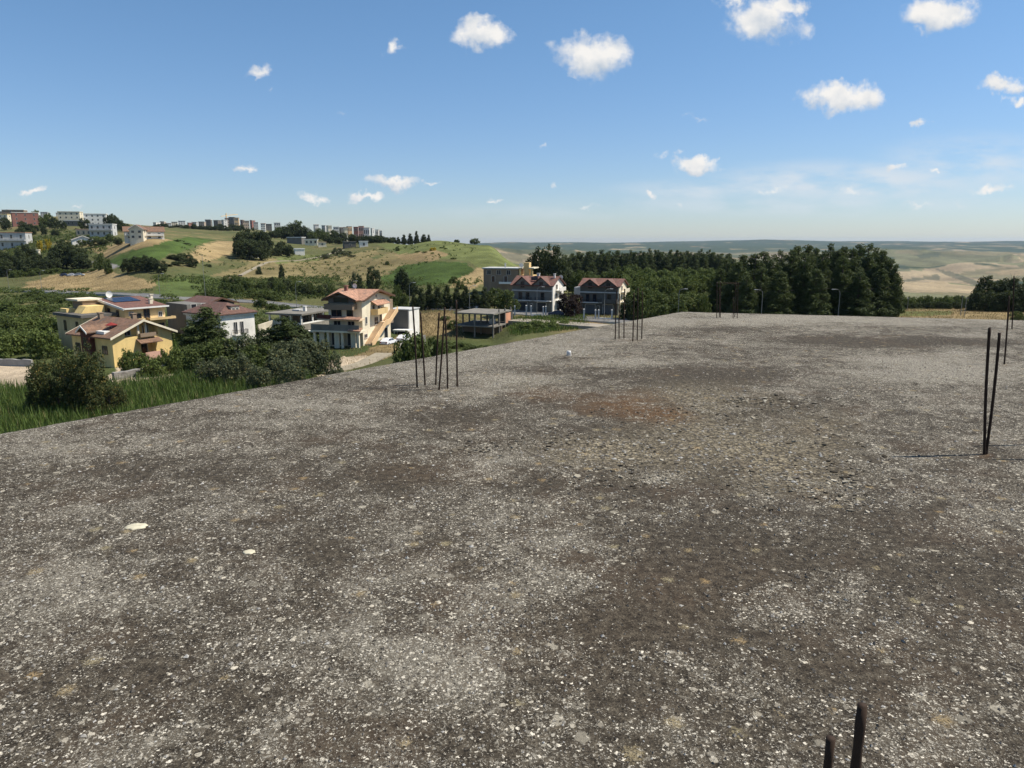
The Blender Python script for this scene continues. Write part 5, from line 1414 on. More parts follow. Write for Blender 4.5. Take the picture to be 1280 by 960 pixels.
# ---- retaining wall with garage right of it
rw = empty('garage_block', ground(511, 158), R(-18), 'grey concrete garage block with white end wall and pale slab canopy, beside the orange stairs', 'garage')
zt = at_depth(511, 388, 158).z - rw.location.z
box(rw, 'wall', M_GREY, -4.6, 0, 0, 5, -3, zt); box(rw, 'end_wall', M_WHITE, .003, .25, -.1, 5.1, -3, zt + .05); box(rw, 'coping', M_LGREY, -4.8, .4, -.25, 5.3, zt + .052, zt + .25)
box(rw, 'canopy', M_TRIM, -2.6, 1.2, -2.6, -.11, zt - 4.4, zt - 4.1); box(rw, 'post', M_LGREY, -2.4, -2.2, -2.5, -2.3, -3, zt - 4.41); box(rw, 'post', M_LGREY, .8, 1.0, -2.5, -2.3, -3, zt - 4.41)
opening(rw, 'garage_door', -1.6, 0, zt - 6.8, 2.2, 2.2, FR, pane=M_DARKM)

# ---- unfinished concrete frame
E = empty('concrete_frame', (-4.4, 165.0, -21.6), R(-22), 'unfinished two storey concrete frame of bare slabs and columns below the road', 'building')
box(E, 'slab', M_OLDC, -9.9, .25, -.3, 11.2, 3.55, 3.85); box(E, 'slab', M_OLDC, -9.9, .25, -.3, 11.2, 6.5, 6.8)
for x in (-9.5, -4.7, 0):
    for y in (0, 3.6, 7.2, 10.8):
        box(E, 'column', M_OLDC, x - .16, x + .16, y - .16, y + .16, -2.5, 3.55); box(E, 'column', M_OLDC, x - .16, x + .16, y - .16, y + .16, 3.85, 6.5)
for y in (3.6, 7.2, 10.8): box(E, 'column', M_OLDC, -.14, .14, y - .14, y + .14, 6.801, 7.5)
box(E, 'back_wall', M_BROWN, -9.8, .3, 4.4, 4.7, -2.5, 3.54); box(E, 'back_wall', M_GREY, -3.6, .3, 11.3, 11.6, -2.5, 6.2); box(E, 'brick_wall', M_SALMON, -.1, .1, 7.4, 10.6, 3.86, 6.3); box(E, 'footing_wall', M_CREAM, -.12, .12, .2, 5, -2.5, .4)  # brown lower back wall is added to make the open ground storey dark
box(E, 'block_stack', M_LGREY, -3.2, -2.0, 5, 6, 3.86, 5.0)

# ---- row houses
def row_house(loc, yaw, W_, Dp, label, wall, side, roofm, ze, zr, garage):
    r = empty('row_house', loc, yaw, label, 'house')
    wb = MB(); wb.prism([(0, -2), (Dp, -2), (Dp, ze), (Dp / 2, zr - .25), (0, ze)], 'x', -W_, -.25); wb.build('wall', wall, r)
    wb = MB(); wb.prism([(0, -2), (Dp, -2), (Dp, ze), (Dp / 2, zr - .25), (0, ze)], 'x', -.249, 0); wb.build('side_wall', side, r)
    gable_roof(r, -W_ - .5, .5, -.7, Dp + .7, ze + .05, zr, 'x', roofm)
    for cx in (-W_ * .73, -W_ * .27):
        gb = MB(); hw = W_ * .2; gb.prism([(cx - hw, ze - .3), (cx + hw, ze - .3), (cx + hw * .9, ze + .35), (cx, zr - .25), (cx - hw * .9, ze + .35)], 'y', -.45, 2.6); g2 = gb.build('gable_wall', wall, r)
        mb = MB(); mb.slab4((cx - hw - .4, -.95, ze + .1), (cx, -.95, zr + .02), (cx, 4, zr + .02), (cx - hw - .4, 4, ze + .1), .16); mb.slab4((cx, -.95, zr + .02), (cx + hw + .4, -.95, ze + .1), (cx + hw + .4, 4, ze + .1), (cx, 4, zr + .02), .16); mb.build('gable_roof', roofm, g2)
        opening(g2, 'window', cx, -.45, ze - .55, .95, 1.5, FR, frame=M_WOOD)
    for z in (2.75, 5.45): box(r, 'string_course', M_LGREY, -W_ - .05, .02, -.28, -.003, z, z + .28)
    for k, cx in enumerate((-W_ * .8, -W_ * .62, -W_ * .25)): opening(r, 'door', cx, 0, 3.03, .95, 2.0, FR, pane=M_GLASS, frame=M_WOOD)
    balcony(r, -W_ * .92, -W_ * .5, -1.2, -.28, 3.0, M_DARKM, .9, rail='bars'); balcony(r, -W_ * .4, -.3, -1.2, -.28, 3.0, M_DARKM if garage else wall, .9, rail='bars' if garage else None)
    for cx in (-W_ * .73, -W_ * .27): opening(r, 'garage_door', cx, 0, 0, 2.7, 2.4, FR, pane=M_DARKM if garage else M_SHUT)
    opening(r, 'window', -W_ * .52, 0, .8, .7, 1.2, FR)
    for z in (3.6, 6.0): opening(r, 'window', 0, Dp * .35, z, 1.2, 1.2, RT)
    ba = box(r, 'side_balcony', M_TRIM, .002, 1.4, Dp * .25, Dp * .85, 2.8, 3.0); mb = MB(); mb.box(1.3, 1.42, Dp * .25, Dp * .85, 2.78, 3.9); mb.build('parapet', side, ba)
    ba = box(r, 'side_balcony', M_TRIM, .002, 1.2, Dp * .25, Dp * .85, 5.5, 5.7); mb = MB(); mb.box(1.1, 1.22, Dp * .25, Dp * .85, 5.48, 6.5); mb.build('parapet', side, ba)
    opening(r, 'door', 0, Dp * .65, 3.0, 1.0, 2.0, RT, pane=M_GLASS); opening(r, 'garage_door', 0, Dp * .5, 0, 2.4, 2.2, RT)
    return r
r1 = row_house((11.0, 193.0, -17.1), R(-25), 12, 8, 'grey row house with two red gables and a white side, left of the pair', M_GREY, M_WHITE, M_TRED, 7.0, 9.4, True)
dish(r1, .3, 5.5, 8.4, .6); chimney(r1, -6, 4.2, 9.2, .7, .35, M_LGREY); chimney(r1, -.8, 3.2, 9.0, .9, .2, M_TRIM)
box(r1, 'solar_panel', M_SOLAR, -7.0, -5.0, 1.4, 1.5, 8.3, 9.2)
r2 = row_house((28.1, 188.0, -17.2), R(-22), 10.6, 8.6, 'dark grey stone row house with two red gables, right of the pair', M_DGREY, M_CREAM, M_TRED, 7.2, 9.1, False)
box(r2, 'annex', M_LGREY, -13.2, -10.62, 3, 7, 4.5, 6.6)

# ---- brown house with ochre tower behind
Gb = empty('tower_house', ground(608, 250), R(-14), 'flat brown house with ochre tower and roof terrace behind the white gabled row house', 'house')
z0 = Gb.location.z
def zv(v, Y): return at_depth(640, v, Y).z - z0
box(Gb, 'wall', M_BROWN, -1, 11.5, 0, 9, -3, zv(336, 250)); box(Gb, 'roof', M_LGREY, -1.5, 11.52, -.6, 9.5, zv(336, 250) + .002, zv(334.6, 250))
box(Gb, 'side_wall', M_OCH, 11.53, 16.6, 0, 9, -3, zv(344, 250)); box(Gb, 'stair_tower', M_OCH, 13.2, 15.0, 1, 4.2, zv(344, 250) + .002, zv(328, 250)); box(Gb, 'terrace_roof', M_CREAM, 11.54, 13.0, -.4, 8, zv(335.4, 250), zv(334, 250)); box(Gb, 'terrace_roof', M_CREAM, 15.2, 17, -.4, 8, zv(335.4, 250), zv(334, 250))
for x in (12.0, 16.2): box(Gb, 'pillar', M_OCH, x - .3, x + .3, 0, .6, zv(344, 250) + .003, zv(335.4, 250))
for x in (1, 4.5, 8): opening(Gb, 'window', x, 0, zv(343, 250), 1.4, 1.5, FR)
for x in (2.5, 7): opening(Gb, 'door', x, 0, zv(352, 250), 1.2, 2.0, FR)
balcony(Gb, 5, 10, -1.6, 0, zv(350, 250) - 1, M_TRIM, .5)
dish(Gb, 11.9, 3, zv(334, 250), .8); chimney(Gb, 5.8, 4, zv(334.6, 250), 1.2, .2, M_LGREY)
# ---- small ruin behind the second row house
rn = empty('garden_shed', ground(746, 300), R(20), 'small ochre earthen shed on the bank behind the grey row house', 'shed')
box(rn, 'wall', M_PEACH, 0, 7, 0, 4, -2, 2.2); gable_roof(rn, -.4, 7.4, -.4, 4.4, 2.2, 3.2, 'x', M_TORG)

# ------------------------------------------------------------------ houses on the left hill
def hill_house(name, label, u, vb, Y, wpx, vt, dp, yaw, wall, kind, roofm=None, floors=2, ncol=3, group=None, balc=False, cat='house', rise=1.8, win=True, fix=False):
    ys_ = np.geomspace(Y * .62, Y * 1.6, 160)
    vv_ = []
    for y_ in ys_:
        rx_, _r = ray(u, vb); vv_.append(to_px(rx_ * y_, y_, tz(rx_ * y_, y_))[1])
    vv_ = np.array(vv_); hit = np.flatnonzero(np.abs(vv_ - vb) < 1.0)
    if fix: pass
    elif len(hit) and Y < 900: Y = float(ys_[hit[np.argmin(np.abs(ys_[hit] - Y))]])
    elif Y < 900: print('no base for', label, vv_.min(), vv_.max())
    g = at_depth(u, vb, Y); gz = tz(g.x, g.y)
    r = empty(name, (g.x, g.y, g.z), yaw, label, cat, group)
    los = math.atan2(g.x, g.y); c = abs(math.cos(yaw + los)); s = abs(math.sin(yaw + los))
    w_ = max(2.0, (wpx * Y / F - dp * s) / max(c, .3))
    h = at_depth(u, vt, Y).z - g.z
    hw = h - (rise if kind in ('gable', 'hip', 'gabley') else 0)
    if kind == 'gabley':
        mb = MB(); mb.prism([(-w_ / 2, min(-2, gz - g.z - 2)), (w_ / 2, min(-2, gz - g.z - 2)), (w_ / 2, hw), (0, h - .2), (-w_ / 2, hw)], 'y', 0, dp); mb.build('wall', wall, r)
        gable_roof(r, -w_ / 2 - .6, w_ / 2 + .6, -.6, dp + .6, hw, h, 'y', roofm, trim=M_TRIM)
    else:
        box(r, 'wall', wall, -w_ / 2, w_ / 2, 0, dp, min(-2, gz - g.z - 2), hw)
        if kind == 'flat': box(r, 'roof', roofm or M_LGREY, -w_ / 2 - .3, w_ / 2 + .3, -.3, dp + .3, hw + .002, hw + .5)
        elif kind == 'hip': hip_roof(r, -w_ / 2 - .7, w_ / 2 + .7, -.7, dp + .7, hw + .21, h, w_ * .3, 'x', roofm)
        else: gable_roof(r, -w_ / 2 - .6, w_ / 2 + .6, -.6, dp + .6, hw + .23, h, 'x', roofm)
    if win:
        fh = hw / floors
        for f_ in range(floors):
            for i in range(ncol):
                x = -w_ / 2 + w_ * (i + .5) / ncol
                opening(r, 'window', x, 0, f_ * fh + fh * .3, min(1.3, w_ / ncol * .5), fh * .45, FR, sill=False)
            opening(r, 'window', w_ / 2, dp * .5, f_ * fh + fh * .3, 1.3, fh * .45, RT, sill=False)
            if balc and f_: balcony(r, -w_ / 2 + .3, w_ / 2 - .3, -1.6, 0, f_ * fh + .1, wall, .9)
    return r
vil = hill_house('villa', 'white villa with brown tiled roofs standing on the hill above the green field', 181, 299, 395, 44, 283, 9, R(28), M_WHITE, 'gable', M_TBROWN, 2, 4, rise=3.0, balc=True)
hill_house('villa_wing', 'brown roofed gable wing at the left end of the white hill villa', 171, 299.3, vil.location.y - 7, 19, 280.5, 7, R(12), M_CREAM, 'gabley', M_TBROWN, 2, 2, rise=2.6, fix=True)
hill_house('villa', 'pale grey two storey villa with balconies, just left of the brown roofed villa', 127, 295.5, 505, 30, 280.5, 10, R(12), M_LGREY, 'flat', M_TRIM, 2, 4, balc=True)
hill_house('apartment_block', 'white block with stepped roof on the hilltop, right of the beige one', 120, 282, 640, 26, 267.5, 12, R(20), M_WHITE, 'flat', M_TRIM, 3, 4)
hill_house('apartment_block', 'beige hilltop block with dark lower storeys, left of the white one', 87, 279, 650, 27, 264.8, 12, R(15), M_CREAM, 'flat', M_CREAM, 3, 4)
hill_house('garage_row', 'long low grey building with white roof below the beige block', 91, 282, 600, 24, 276, 10, R(12), M_GREY, 'flat', M_SHEDW, 1, 5, cat='garage')
hill_house('apartment_block', 'red brick block on the hilltop at the left', 33, 281.5, 600, 28, 266, 14, R(38), M_BRICKR, 'flat', M_TRIM, 3, 3)
hill_house('apartment_block', 'ochre stepped block at the very left edge of the hilltop', 4, 277, 720, 14, 268, 10, R(10), M_CREAM, 'flat', M_YEL, 2, 2)
hill_house('apartment_block', 'brown block behind the red brick one on the hilltop', 17, 272, 820, 26, 262.5, 12, R(15), M_BROWN, 'flat', M_TRIM, 3, 4)
hill_house('cottage', 'small white gabled cottage with dark red roof above the big dark trees', 104, 304.5, 450, 24, 294.5, 9, R(35), M_WHITE, 'gabley', M_TDARK, 1, 2, rise=2.8)
hill_house('cottage', 'low peach cottage beside the pale grey villa', 105, 295, 500, 20, 287, 8, R(12), M_PEACH, 'flat', M_PINK, 1, 3)
hill_house('terrace_house', 'grey and white house with an orange flat roof at the left edge', 10, 311, 400, 46, 291, 12, R(14), M_LGREY, 'flat', M_TORG, 2, 4, balc=True)
hill_house('shed', 'small pale yellow shed between the dark trees at the left edge', 45, 324, 375, 9, 313, 4, R(20), M_CREAM, 'flat', M_CREAM, 1, 1, cat='shed')
# sheds in the middle
hill_house('farm_shed', 'long white roofed shed among the trees below the skyline', 368, 304, 470, 22, 297, 8, R(-8), M_GREY, 'flat', M_SHEDW, 1, 2, cat='shed', win=False)
hill_house('farm_shed', 'low pale shed at the right of the long white one', 389, 306, 475, 16, 299.5, 6, R(10), M_CREAM, 'flat', M_SHEDW, 1, 3, cat='shed')
hill_house('farm_shed', 'small cream hut right of the sheds', 403, 308, 480, 10, 303, 5, R(18), M_CREAM, 'flat', M_PEACH, 1, 1, cat='shed')
hill_house('farm_shed', 'small white shed standing in front of the long white roofed one', 375, 318, 425, 13, 311.5, 6, R(24), M_WHITE, 'flat', M_SHEDW, 1, 1, cat='shed', win=False)
hill_house('farm_shed', 'tiny grey hut at the foot of the large dark trees', 318, 322, 398, 9, 316, 4, R(14), M_LGREY, 'flat', M_GREY, 1, 1, cat='shed')
hill_house('barn', 'dark grey barn with a white end, left of the hilltop trees', 438, 309, 520, 16, 302.5, 8, R(22), M_DGREY, 'flat', M_GREY, 1, 1, cat='barn')
hill_house('barn', 'white walled barn beside the dark grey one', 455, 309, 525, 11, 302, 7, R(16), M_WHITE, 'flat', M_SHEDW, 1, 1, cat='barn')
# distant town
TG = 'blocks of the distant town on the skyline'
colr = {'white': M_WHITE, 'grey': M_LGREY, 'brown': wallm('brown_town_plaster', (0.46, 0.37, 0.28)), 'ochre': M_OCH, 'orange': M_ORANGE, 'brick red': M_BRICKR, 'cream': M_CREAM, 'dark grey': M_GREY, 'pink': M_PINK}
town = [(194, 279, 9, 'white'), (203, 277, 8, 'brown'), (211, 277.5, 8, 'grey'), (219, 277, 10, 'cream'), (228, 276, 9, 'white'), (236, 277, 8, 'brick red'), (243, 276, 9, 'grey'), (252, 275.5, 10, 'brown'), (261, 274.5, 10, 'dark grey'), (270, 274, 11, 'dark grey'),
        (279, 274.5, 9, 'grey'), (286, 273.5, 8, 'brown'), (289.5, 270.5, 9, 'dark grey'), (297, 272.5, 8, 'orange'), (303, 276, 6, 'brick red'), (308, 275, 8, 'brown'), (314, 275, 8, 'brick red'), (321, 278, 7, 'grey'), (329, 278.5, 6, 'white'), (337, 278.5, 8, 'dark grey'), (347, 278, 9, 'grey'),
        (396, 280.5, 9, 'white'), (405, 281.5, 8, 'grey'), (413, 282, 8, 'cream'), (421, 282.5, 7, 'white'), (428, 283, 7, 'dark grey'), (433, 283, 6, 'cream'), (439, 282.5, 7, 'orange'), (446, 283.5, 8, 'brick red'), (452, 283.5, 7, 'pink'), (459, 285, 8, 'white'), (465, 284, 6, 'grey'), (472, 286, 7, 'white'), (477, 288.5, 5, 'grey'),
        (2, 263, 8, 'dark grey'), (10, 261.5, 8, 'cream'), (26, 262, 8, 'white'), (42, 264, 9, 'white'), (56, 263.5, 9, 'grey'), (74, 266, 9, 'white'), (101, 267, 7, 'white'), (108, 268, 8, 'grey')]
for i, (u, vt, w_, cn) in enumerate(town):
    Y = 1010 + (i * 37) % 60 if u > 150 else 1000 + (i * 23) % 50
    gz_ = ground(u, Y); vb = to_px(gz_.x, gz_.y, gz_.z)[1]
    hill_house('town_block', 'small %s block of flats in the distant town on the skyline' % cn, u + random.uniform(-.8, .8), vb, Y, w_ * random.uniform(.7, .98), vt + random.uniform(-.8, 1.8), 9, R(random.choice([-12, 8, 15, 22, 30])), colr[cn], 'flat', random.choice([M_TRIM, M_LGREY, M_TORG, colr[cn]]), random.choice([3, 4]), 3, TG, cat='apartment block')
# crane over the town
cr = empty('tower_crane', ground(284, 1060), R(75), 'thin tower crane above the distant town', 'crane')
zc = at_depth(284, 269.5, 1060).z - cr.location.z
mb = MB(); mb.box(-.5, .5, -.5, .5, -2, zc + 3); mb.build('mast', M_OCH, cr)
mb = MB(); mb.tube([(-12, 0, zc - 1.5), (0, 0, zc), (27, 0, zc + 2.5)], .5, 4); mb.tube([(0, 0, zc + 3), (20, 0, zc + 2.2)], .15, 4); mb.build('jib', M_OCH, cr)

# ------------------------------------------------------------------ street lamps, posts, walls
M_LAMP = pmat('lamp_pole', (0.24, 0.24, 0.225), .5, .15, 1, metal=.3)
def lamp(u, vt, Y, arm, label, thin=False, group='street lamps along the road'):
    g = ground(u, Y); h = at_depth(u, vt, Y).z - g.z
    r = empty('street_lamp' if not thin else 'utility_pole', g, 0, label, 'street lamp' if not thin else 'utility pole', group if not thin else 'bare poles')
    k = .06 if not thin else .07
    if thin:
        mb = MB(); mb.tube([(0, 0, -1), (0, 0, h)], [k * 1.2, k * .8], 8); mb.build('pole', M_LAMP, r); mb = MB(); mb.box(-.5, .5, -.05, .05, h - .35, h - .25); mb.build('crossbar', M_LAMP, r)
        return
    mb = MB(); mb.tube([(0, 0, -1), (0, 0, h * .45), (0, 0, h - 1.0)], [k * 1.3, k * 1.1, k], 8)
    mb.tube([(0, 0, h - 1.001), (arm * .12, 0, h - .45), (arm * .5, 0, h - .1), (arm * 1.25, 0, h)], [k, k, k * .9, k * .8], 8); mb.build('pole', M_LAMP, r)
    mb = MB(); x0, x1 = sorted((arm * 1.15, arm * 1.95)); mb.add([(x0, -.14, h - .08), (x1, -.1, h - .05), (x1, .1, h - .05), (x0, .14, h - .08), (x0, -.12, h + .08), (x1, -.07, h + .04), (x1, .07, h + .04), (x0, .12, h + .08)], [(0, 1, 2, 3), (4, 7, 6, 5), (0, 4, 5, 1), (1, 5, 6, 2), (2, 6, 7, 3), (3, 7, 4, 0)])
    mb.build('lamp_head', M_LGREY, r)
for a in [(11.5, 337, 292, 1, 'street lamp at the far left edge, beside the dry field'), (52.5, 338, 280, 1, 'street lamp in front of the dry field, second from the left'), (200, 342, 235, 1, 'street lamp right of the dry field, above the ochre house'),
          (512.5, 353, 217, 1, 'street lamp beside the road, just right of the house with orange stairs'), (441, 351, 238, 1, 'street lamp rising behind the tiled roof of the house with orange stairs'), (587, 357, 198, 1, 'street lamp behind the parked pickup'),
          (671, 358.5, 181, 1, 'street lamp in front of the white gabled row house'), (755, 361, 170, 1, 'street lamp in front of the dark grey row house'), (847, 361, 166, 1, 'street lamp between the shrubs and the orchard, right of the row houses'),
          (950.5, 362, 163, -1, 'street lamp against the pine stand, left of the two there'), (1046.5, 361.5, 163, -1, 'street lamp against the pine stand, right of the two there'), (371, 352, 226, 1, 'street lamp by the road above the flat dark building')]:
    lamp(*a)
lamp(257, 318, 240, 1, 'tall bare pole by the road behind the white hipped house', True); lamp(1134, 371, 205, 1, 'thin pole at the left end of the hedge on the right', True); lamp(1200.5, 369, 178, 1, 'left of two thin poles in the dry field on the right', True); lamp(1205.5, 371, 176, 1, 'right of two thin poles in the dry field on the right', True)
def gatepost(u, vt, Y, label):
    g = ground(u, Y); h = max(1.0, at_depth(u, vt, Y).z - g.z)
    r = empty('gate_post', g, 0, label, 'post', 'pale posts along the row house yards')
    mb = MB(); mb.box(-.17, .17, -.17, .17, -.6, h - .12); mb.build('post', M_LGREY, r)
    mb = MB(); mb.add([(-.23, -.23, h - .118), (.23, -.23, h - .118), (.23, .23, h - .118), (-.23, .23, h - .118), (0, 0, h + .1)], [(0, 1, 4), (1, 2, 4), (2, 3, 4), (3, 0, 4), (3, 2, 1, 0)]); mb.build('cap', M_LGREY, r)
for u, vt in ((643.5, 382), (657.8, 381.5), (663.8, 382), (679, 383), (682.2, 382.5)): gatepost(u, vt, 184.5, 'pale post in the yard front of the white gabled row house')
for u, vt in ((711.7, 384), (717.7, 384)): gatepost(u, vt, 181, 'pale post in front of the dark red trees between the row houses')
for u, vt in ((729.8, 386), (744.2, 387), (748.2, 387), (764.6, 387)): gatepost(u, vt, 177.5, 'pale post in the yard front of the dark grey row house')
def lowwall(name, label, u0, u1, Y0, Y1, h, th, mat, sub=.6):
    a, b = ground(u0, Y0), ground(u1, Y1); c = (a + b) / 2; L = (b - a).length
    o = empty(name, c, math.atan2(b.y - a.y, b.x - a.x), label, 'wall')
    n = max(2, int(L / sub)); mb = MB(); vs_ = []; fs_ = []
    for i in range(n + 1):
        x = -L / 2 + L * i / n; p_ = a.lerp(b, i / n); zg = tz(p_.x, p_.y) - c.z; hh = h * random.uniform(.93, 1.05)
        vs_ += [(x, -th / 2, zg - .8), (x, th / 2, zg - .8), (x, th / 2, zg + hh), (x, -th / 2, zg + hh)]
    for i in range(n):
        o_ = i * 4; q_ = o_ + 4
        for k in range(4): fs_.append((o_ + k, o_ + (k + 1) % 4, q_ + (k + 1) % 4, q_ + k))
    fs_ += [(0, 1, 2, 3), (n * 4 + 3, n * 4 + 2, n * 4 + 1, n * 4)]
    mb.add(vs_, fs_); mb.build('wall', mat, o); return o
lowwall('low_wall', 'low white wall in front of the left row house yard', 664.5, 677, 184.4, 184.2, .45, .25, M_TRIM)
lowwall('low_wall', 'low white wall in front of the right row house yard', 748.6, 764, 177.4, 177.2, .45, .25, M_TRIM)
lowwall('rubble_wall', 'grey rubble wall beside the pale yard, below the yellow house', 142, 206, 106, 112, 1.1, .9, pmat('rubble_stone', (0.27, 0.25, 0.22), .95, .5, 1.6, streak=False, bump=.08), .35)
lowwall('block_wall', 'low grey concrete wall behind the sandy patch at the left edge', -14, 41, 124, 122, 1.2, .4, M_CONC)
for pts_, lab, Y in (([(0, 355), (105, 356)], 'metal guard rail along the road left of the ochre house', 262),):
    pass
# skip of rusty metal by the rubble wall
sk = empty('metal_skip', ground(190, 109) + Vector((0, 0, .05)), R(35), 'rusty brown metal skip at the end of the rubble wall', 'skip')
mb = MB(); mb.prism([(-1.1, 1.5), (1.1, 1.5), (.8, .1), (-.8, .1)], 'y', -.8, .8); mb.build('body', pmat('rusty_brown_metal', (0.16, 0.06, 0.035), .8, .4, 2), sk)
mb = MB(); mb.box(-1.2, 1.2, -.9, -.8, 1.4, 1.55); mb.box(-1.2, 1.2, .8, .9, 1.4, 1.55); mb.build('rim', M_DARKM, sk)

# ------------------------------------------------------------------ vehicles
M_TYRE = pmat('tyre_rubber', (0.02, 0.02, 0.02), .9, .2, 5, streak=False); M_RIM = pmat('wheel_rim', (0.4, 0.4, 0.4), .4, .1, 5, metal=.7, streak=False); M_LIGHTG = pmat('headlight_glass', (0.6, 0.6, 0.6), .2, .1, 5, streak=False)
def vehicle(loc, yaw, label, cat, name, paint, prof, glass, L, W_=1.75, wheels=(.8, -.85), bed=None):
    r = empty(name, loc, yaw, label, cat)
    body = MB(); n = len(prof); vs_ = []
    for (yy, inset) in ((-W_ / 2, 0), (W_ / 2, 0)):
        for (x, z) in prof:
            k = .16 * max(0, min(1, (z - .85) / .55)); vs_.append((x, yy - math.copysign(k, yy), z))
    body.add(vs_, [tuple(range(n)), tuple(range(2 * n - 1, n - 1, -1))] + [(i, i + n, (i + 1) % n + n, (i + 1) % n) for i in range(n)])
    bo = body.build('body', paint, r, bevel=.05)
    for g_ in glass:
        mb = MB()
        for sg in (-1, 1):
            y_ = lambda z: sg * (W_ / 2 - .16 * max(0, min(1, (z - .85) / .55)) + .012)
            mb.add([(x, y_(z), z) for x, z in g_], [tuple(range(len(g_)))])
        mb.build('side_window', M_GLASS, r)
    return r, W_
def wheels(r, xs, W_, rad=.33):
    for x in xs:
        for sg in (-1, 1):
            mb = MB(); mb.tube([(x, sg * (W_ / 2 - .2), rad), (x, sg * (W_ / 2 + .015), rad)], rad, 18); w_ = mb.build('wheel', M_TYRE, r, False)
            mb = MB(); mb.tube([(x, sg * (W_ / 2 + .0), rad), (x, sg * (W_ / 2 + .03), rad)], rad * .58, 14); mb.build('rim', M_RIM, w_)
def ends(r, x0, x1, z, W_):
    for sg in (-1, 1):
        mb = MB(); mb.box(x1 - .02, x1 + .03, sg * W_ * .36 - .18, sg * W_ * .36 + .18, z, z + .16); mb.build('headlight', M_LIGHTG, r)
        mb = MB(); mb.box(x0 - .03, x0 + .02, sg * W_ * .38 - .12, sg * W_ * .38 + .12, z, z + .2); mb.build('tail_light', pmat('tail_light_red', (0.25, 0.01, 0.01), .3, .1, 5, streak=False) if 'tail_light_red' not in bpy.data.materials else bpy.data.materials['tail_light_red'], r)
def road_at(u, off):
    b_ = min(range(len(road_pts)), key=lambda i: abs(to_px(*road_pts[i])[0] - u)); p_ = road_pts[b_]; d = road_pts[b_ + 1] - road_pts[b_ - 1]; d.z = 0; d.normalize()
    s = Vector((d.y, -d.x, 0)); return p_ + s * off + Vector((0, 0, .17)), math.atan2(d.y, d.x)
p_, a_ = road_at(584.5, -1.5)
pk, w_ = vehicle(p_, a_ + math.pi, 'silver grey pickup truck with a double cab parked on the road before the dark hedge', 'pickup truck', 'pickup_truck', pmat('silver_paint', (0.42, 0.43, 0.44), .35, .08, 2, metal=.3, streak=False),
    [(2.5, .4), (2.5, .85), (2.35, 1.02), (1.25, 1.1), (.55, 1.72), (-.75, 1.74), (-.95, 1.08), (-1.0, .98), (-2.55, .98), (-2.6, .42)], [[(1.0, 1.1), (.5, 1.62), (-.05, 1.64), (-.05, 1.1)], [(-.13, 1.1), (-.13, 1.64), (-.68, 1.64), (-.8, 1.1)]], 5.1)
wheels(pk, (1.65, -1.65), 1.75, .37); ends(pk, -2.6, 2.5, .72, 1.75)
mb = MB(); mb.slab4((1.12, -.66, 1.2), (.58, -.62, 1.71), (.58, .62, 1.71), (1.12, .66, 1.2), .01)
mb = MB(); mb.add([(1.19, -.7, 1.17), (1.19, .7, 1.17), (.62, .62, 1.68), (.62, -.62, 1.68)], [(0, 1, 2, 3)]); mb.build('windscreen', M_GLASS, pk)
mb = MB(); mb.box(-2.56, -1.0, -.86, -.78, .982, 1.18); mb.box(-2.56, -1.0, .78, .86, .982, 1.18); mb.box(-2.62, -2.55, -.78, .78, .982, 1.18); mb.build('cargo_bed', bpy.data.materials['silver_paint'], pk)
CARP = [(2.05, .35), (2.05, .72), (1.85, .9), (1.0, .98), (.35, 1.42), (-1.0, 1.46), (-1.75, 1.0), (-2.0, .92), (-2.05, .38)]
CARG = [[(.85, 1.0), (.32, 1.36), (-.25, 1.38), (-.25, 1.0)], [(-.33, 1.0), (-.33, 1.38), (-.95, 1.38), (-1.45, 1.02)]]
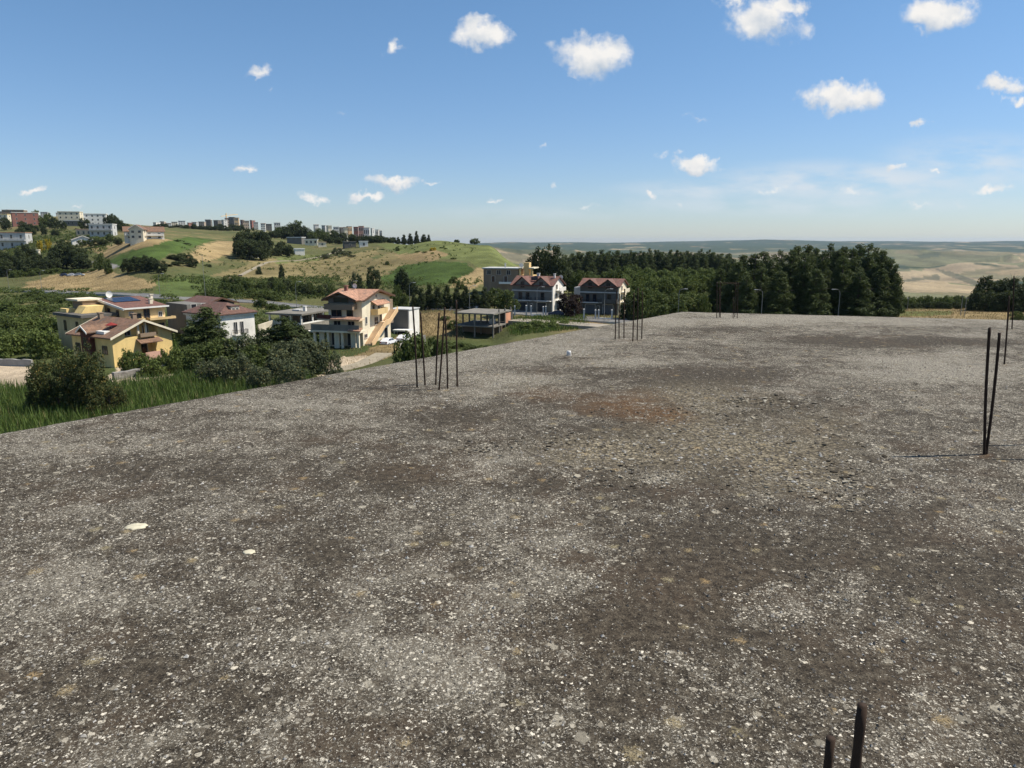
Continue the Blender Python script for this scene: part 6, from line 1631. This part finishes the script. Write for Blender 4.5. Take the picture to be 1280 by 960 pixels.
def car(loc, yaw, label, paint):
    c, w_ = vehicle(loc, yaw, label, 'car', 'parked_car', paint, CARP, CARG, 4.1, 1.7); wheels(c, (1.25, -1.25), 1.7, .31); ends(c, -2.05, 2.05, .62, 1.7)
    mb = MB(); mb.add([(.97, -.68, 1.02), (.97, .68, 1.02), (.4, .62, 1.4), (.4, -.62, 1.4)], [(0, 1, 2, 3)]); mb.build('windscreen', M_GLASS, c); return c
M_NAVY = pmat('navy_paint', (0.03, 0.035, 0.07), .35, .1, 2, streak=False, spec=.5); M_WCAR = pmat('white_car_paint', (0.72, 0.72, 0.72), .35, .06, 2, streak=False, spec=.5)
g = ground(695, 183); car(g + Vector((0, 0, .12)), R(172), 'dark blue car parked in front of the white side of the left row house', M_NAVY)
yb = lambda x, y, z: Vector((-29.0, 137.7, -18.4)) + Vector((math.cos(R(-15)) * x - math.sin(R(-15)) * y, math.sin(R(-15)) * x + math.cos(R(-15)) * y, z))
car(yb(3.6, 3.8, -.15), R(70), 'white car parked under the orange stair, nearest of the two', M_WCAR); car(yb(4.6, 9.2, -.15), R(72), 'white car parked behind the other one in the yard of the orange stairs', M_WCAR)
for u, lab in ((81, 'dark car parked below the left hillside trees'), (91, 'white van like car parked below the left hillside trees, between two others'), (100, 'silver car parked below the left hillside trees, rightmost of three')):
    car(ground(u, 352) + Vector((0, 0, .3)), R(10), lab, {81: M_NAVY, 91: M_WCAR, 100: bpy.data.materials['silver_paint']}[u])

# ------------------------------------------------------------------ the air between
hz = MB(); hz.box(-19000, 19000, -18900, 19000, -420, 75)
M_HAZE = bpy.data.materials.new('haze'); M_HAZE.use_nodes = True
ht = NT(M_HAZE.node_tree); M_HAZE.node_tree.nodes.remove(M_HAZE.node_tree.nodes['Principled BSDF'])
pv_ = ht.node('ShaderNodeVolumePrincipled'); pv_.inputs['Color'].default_value = (0.62, 0.78, 1.0, 1); pv_.inputs['Density'].default_value = HAZE_DENSITY; pv_.inputs['Anisotropy'].default_value = 0.2
ht.l.new(pv_.outputs[0], M_HAZE.node_tree.nodes['Material Output'].inputs['Volume'])
if HAZE_DENSITY > 0: tag(hz.build('haze', M_HAZE), kind='stuff')
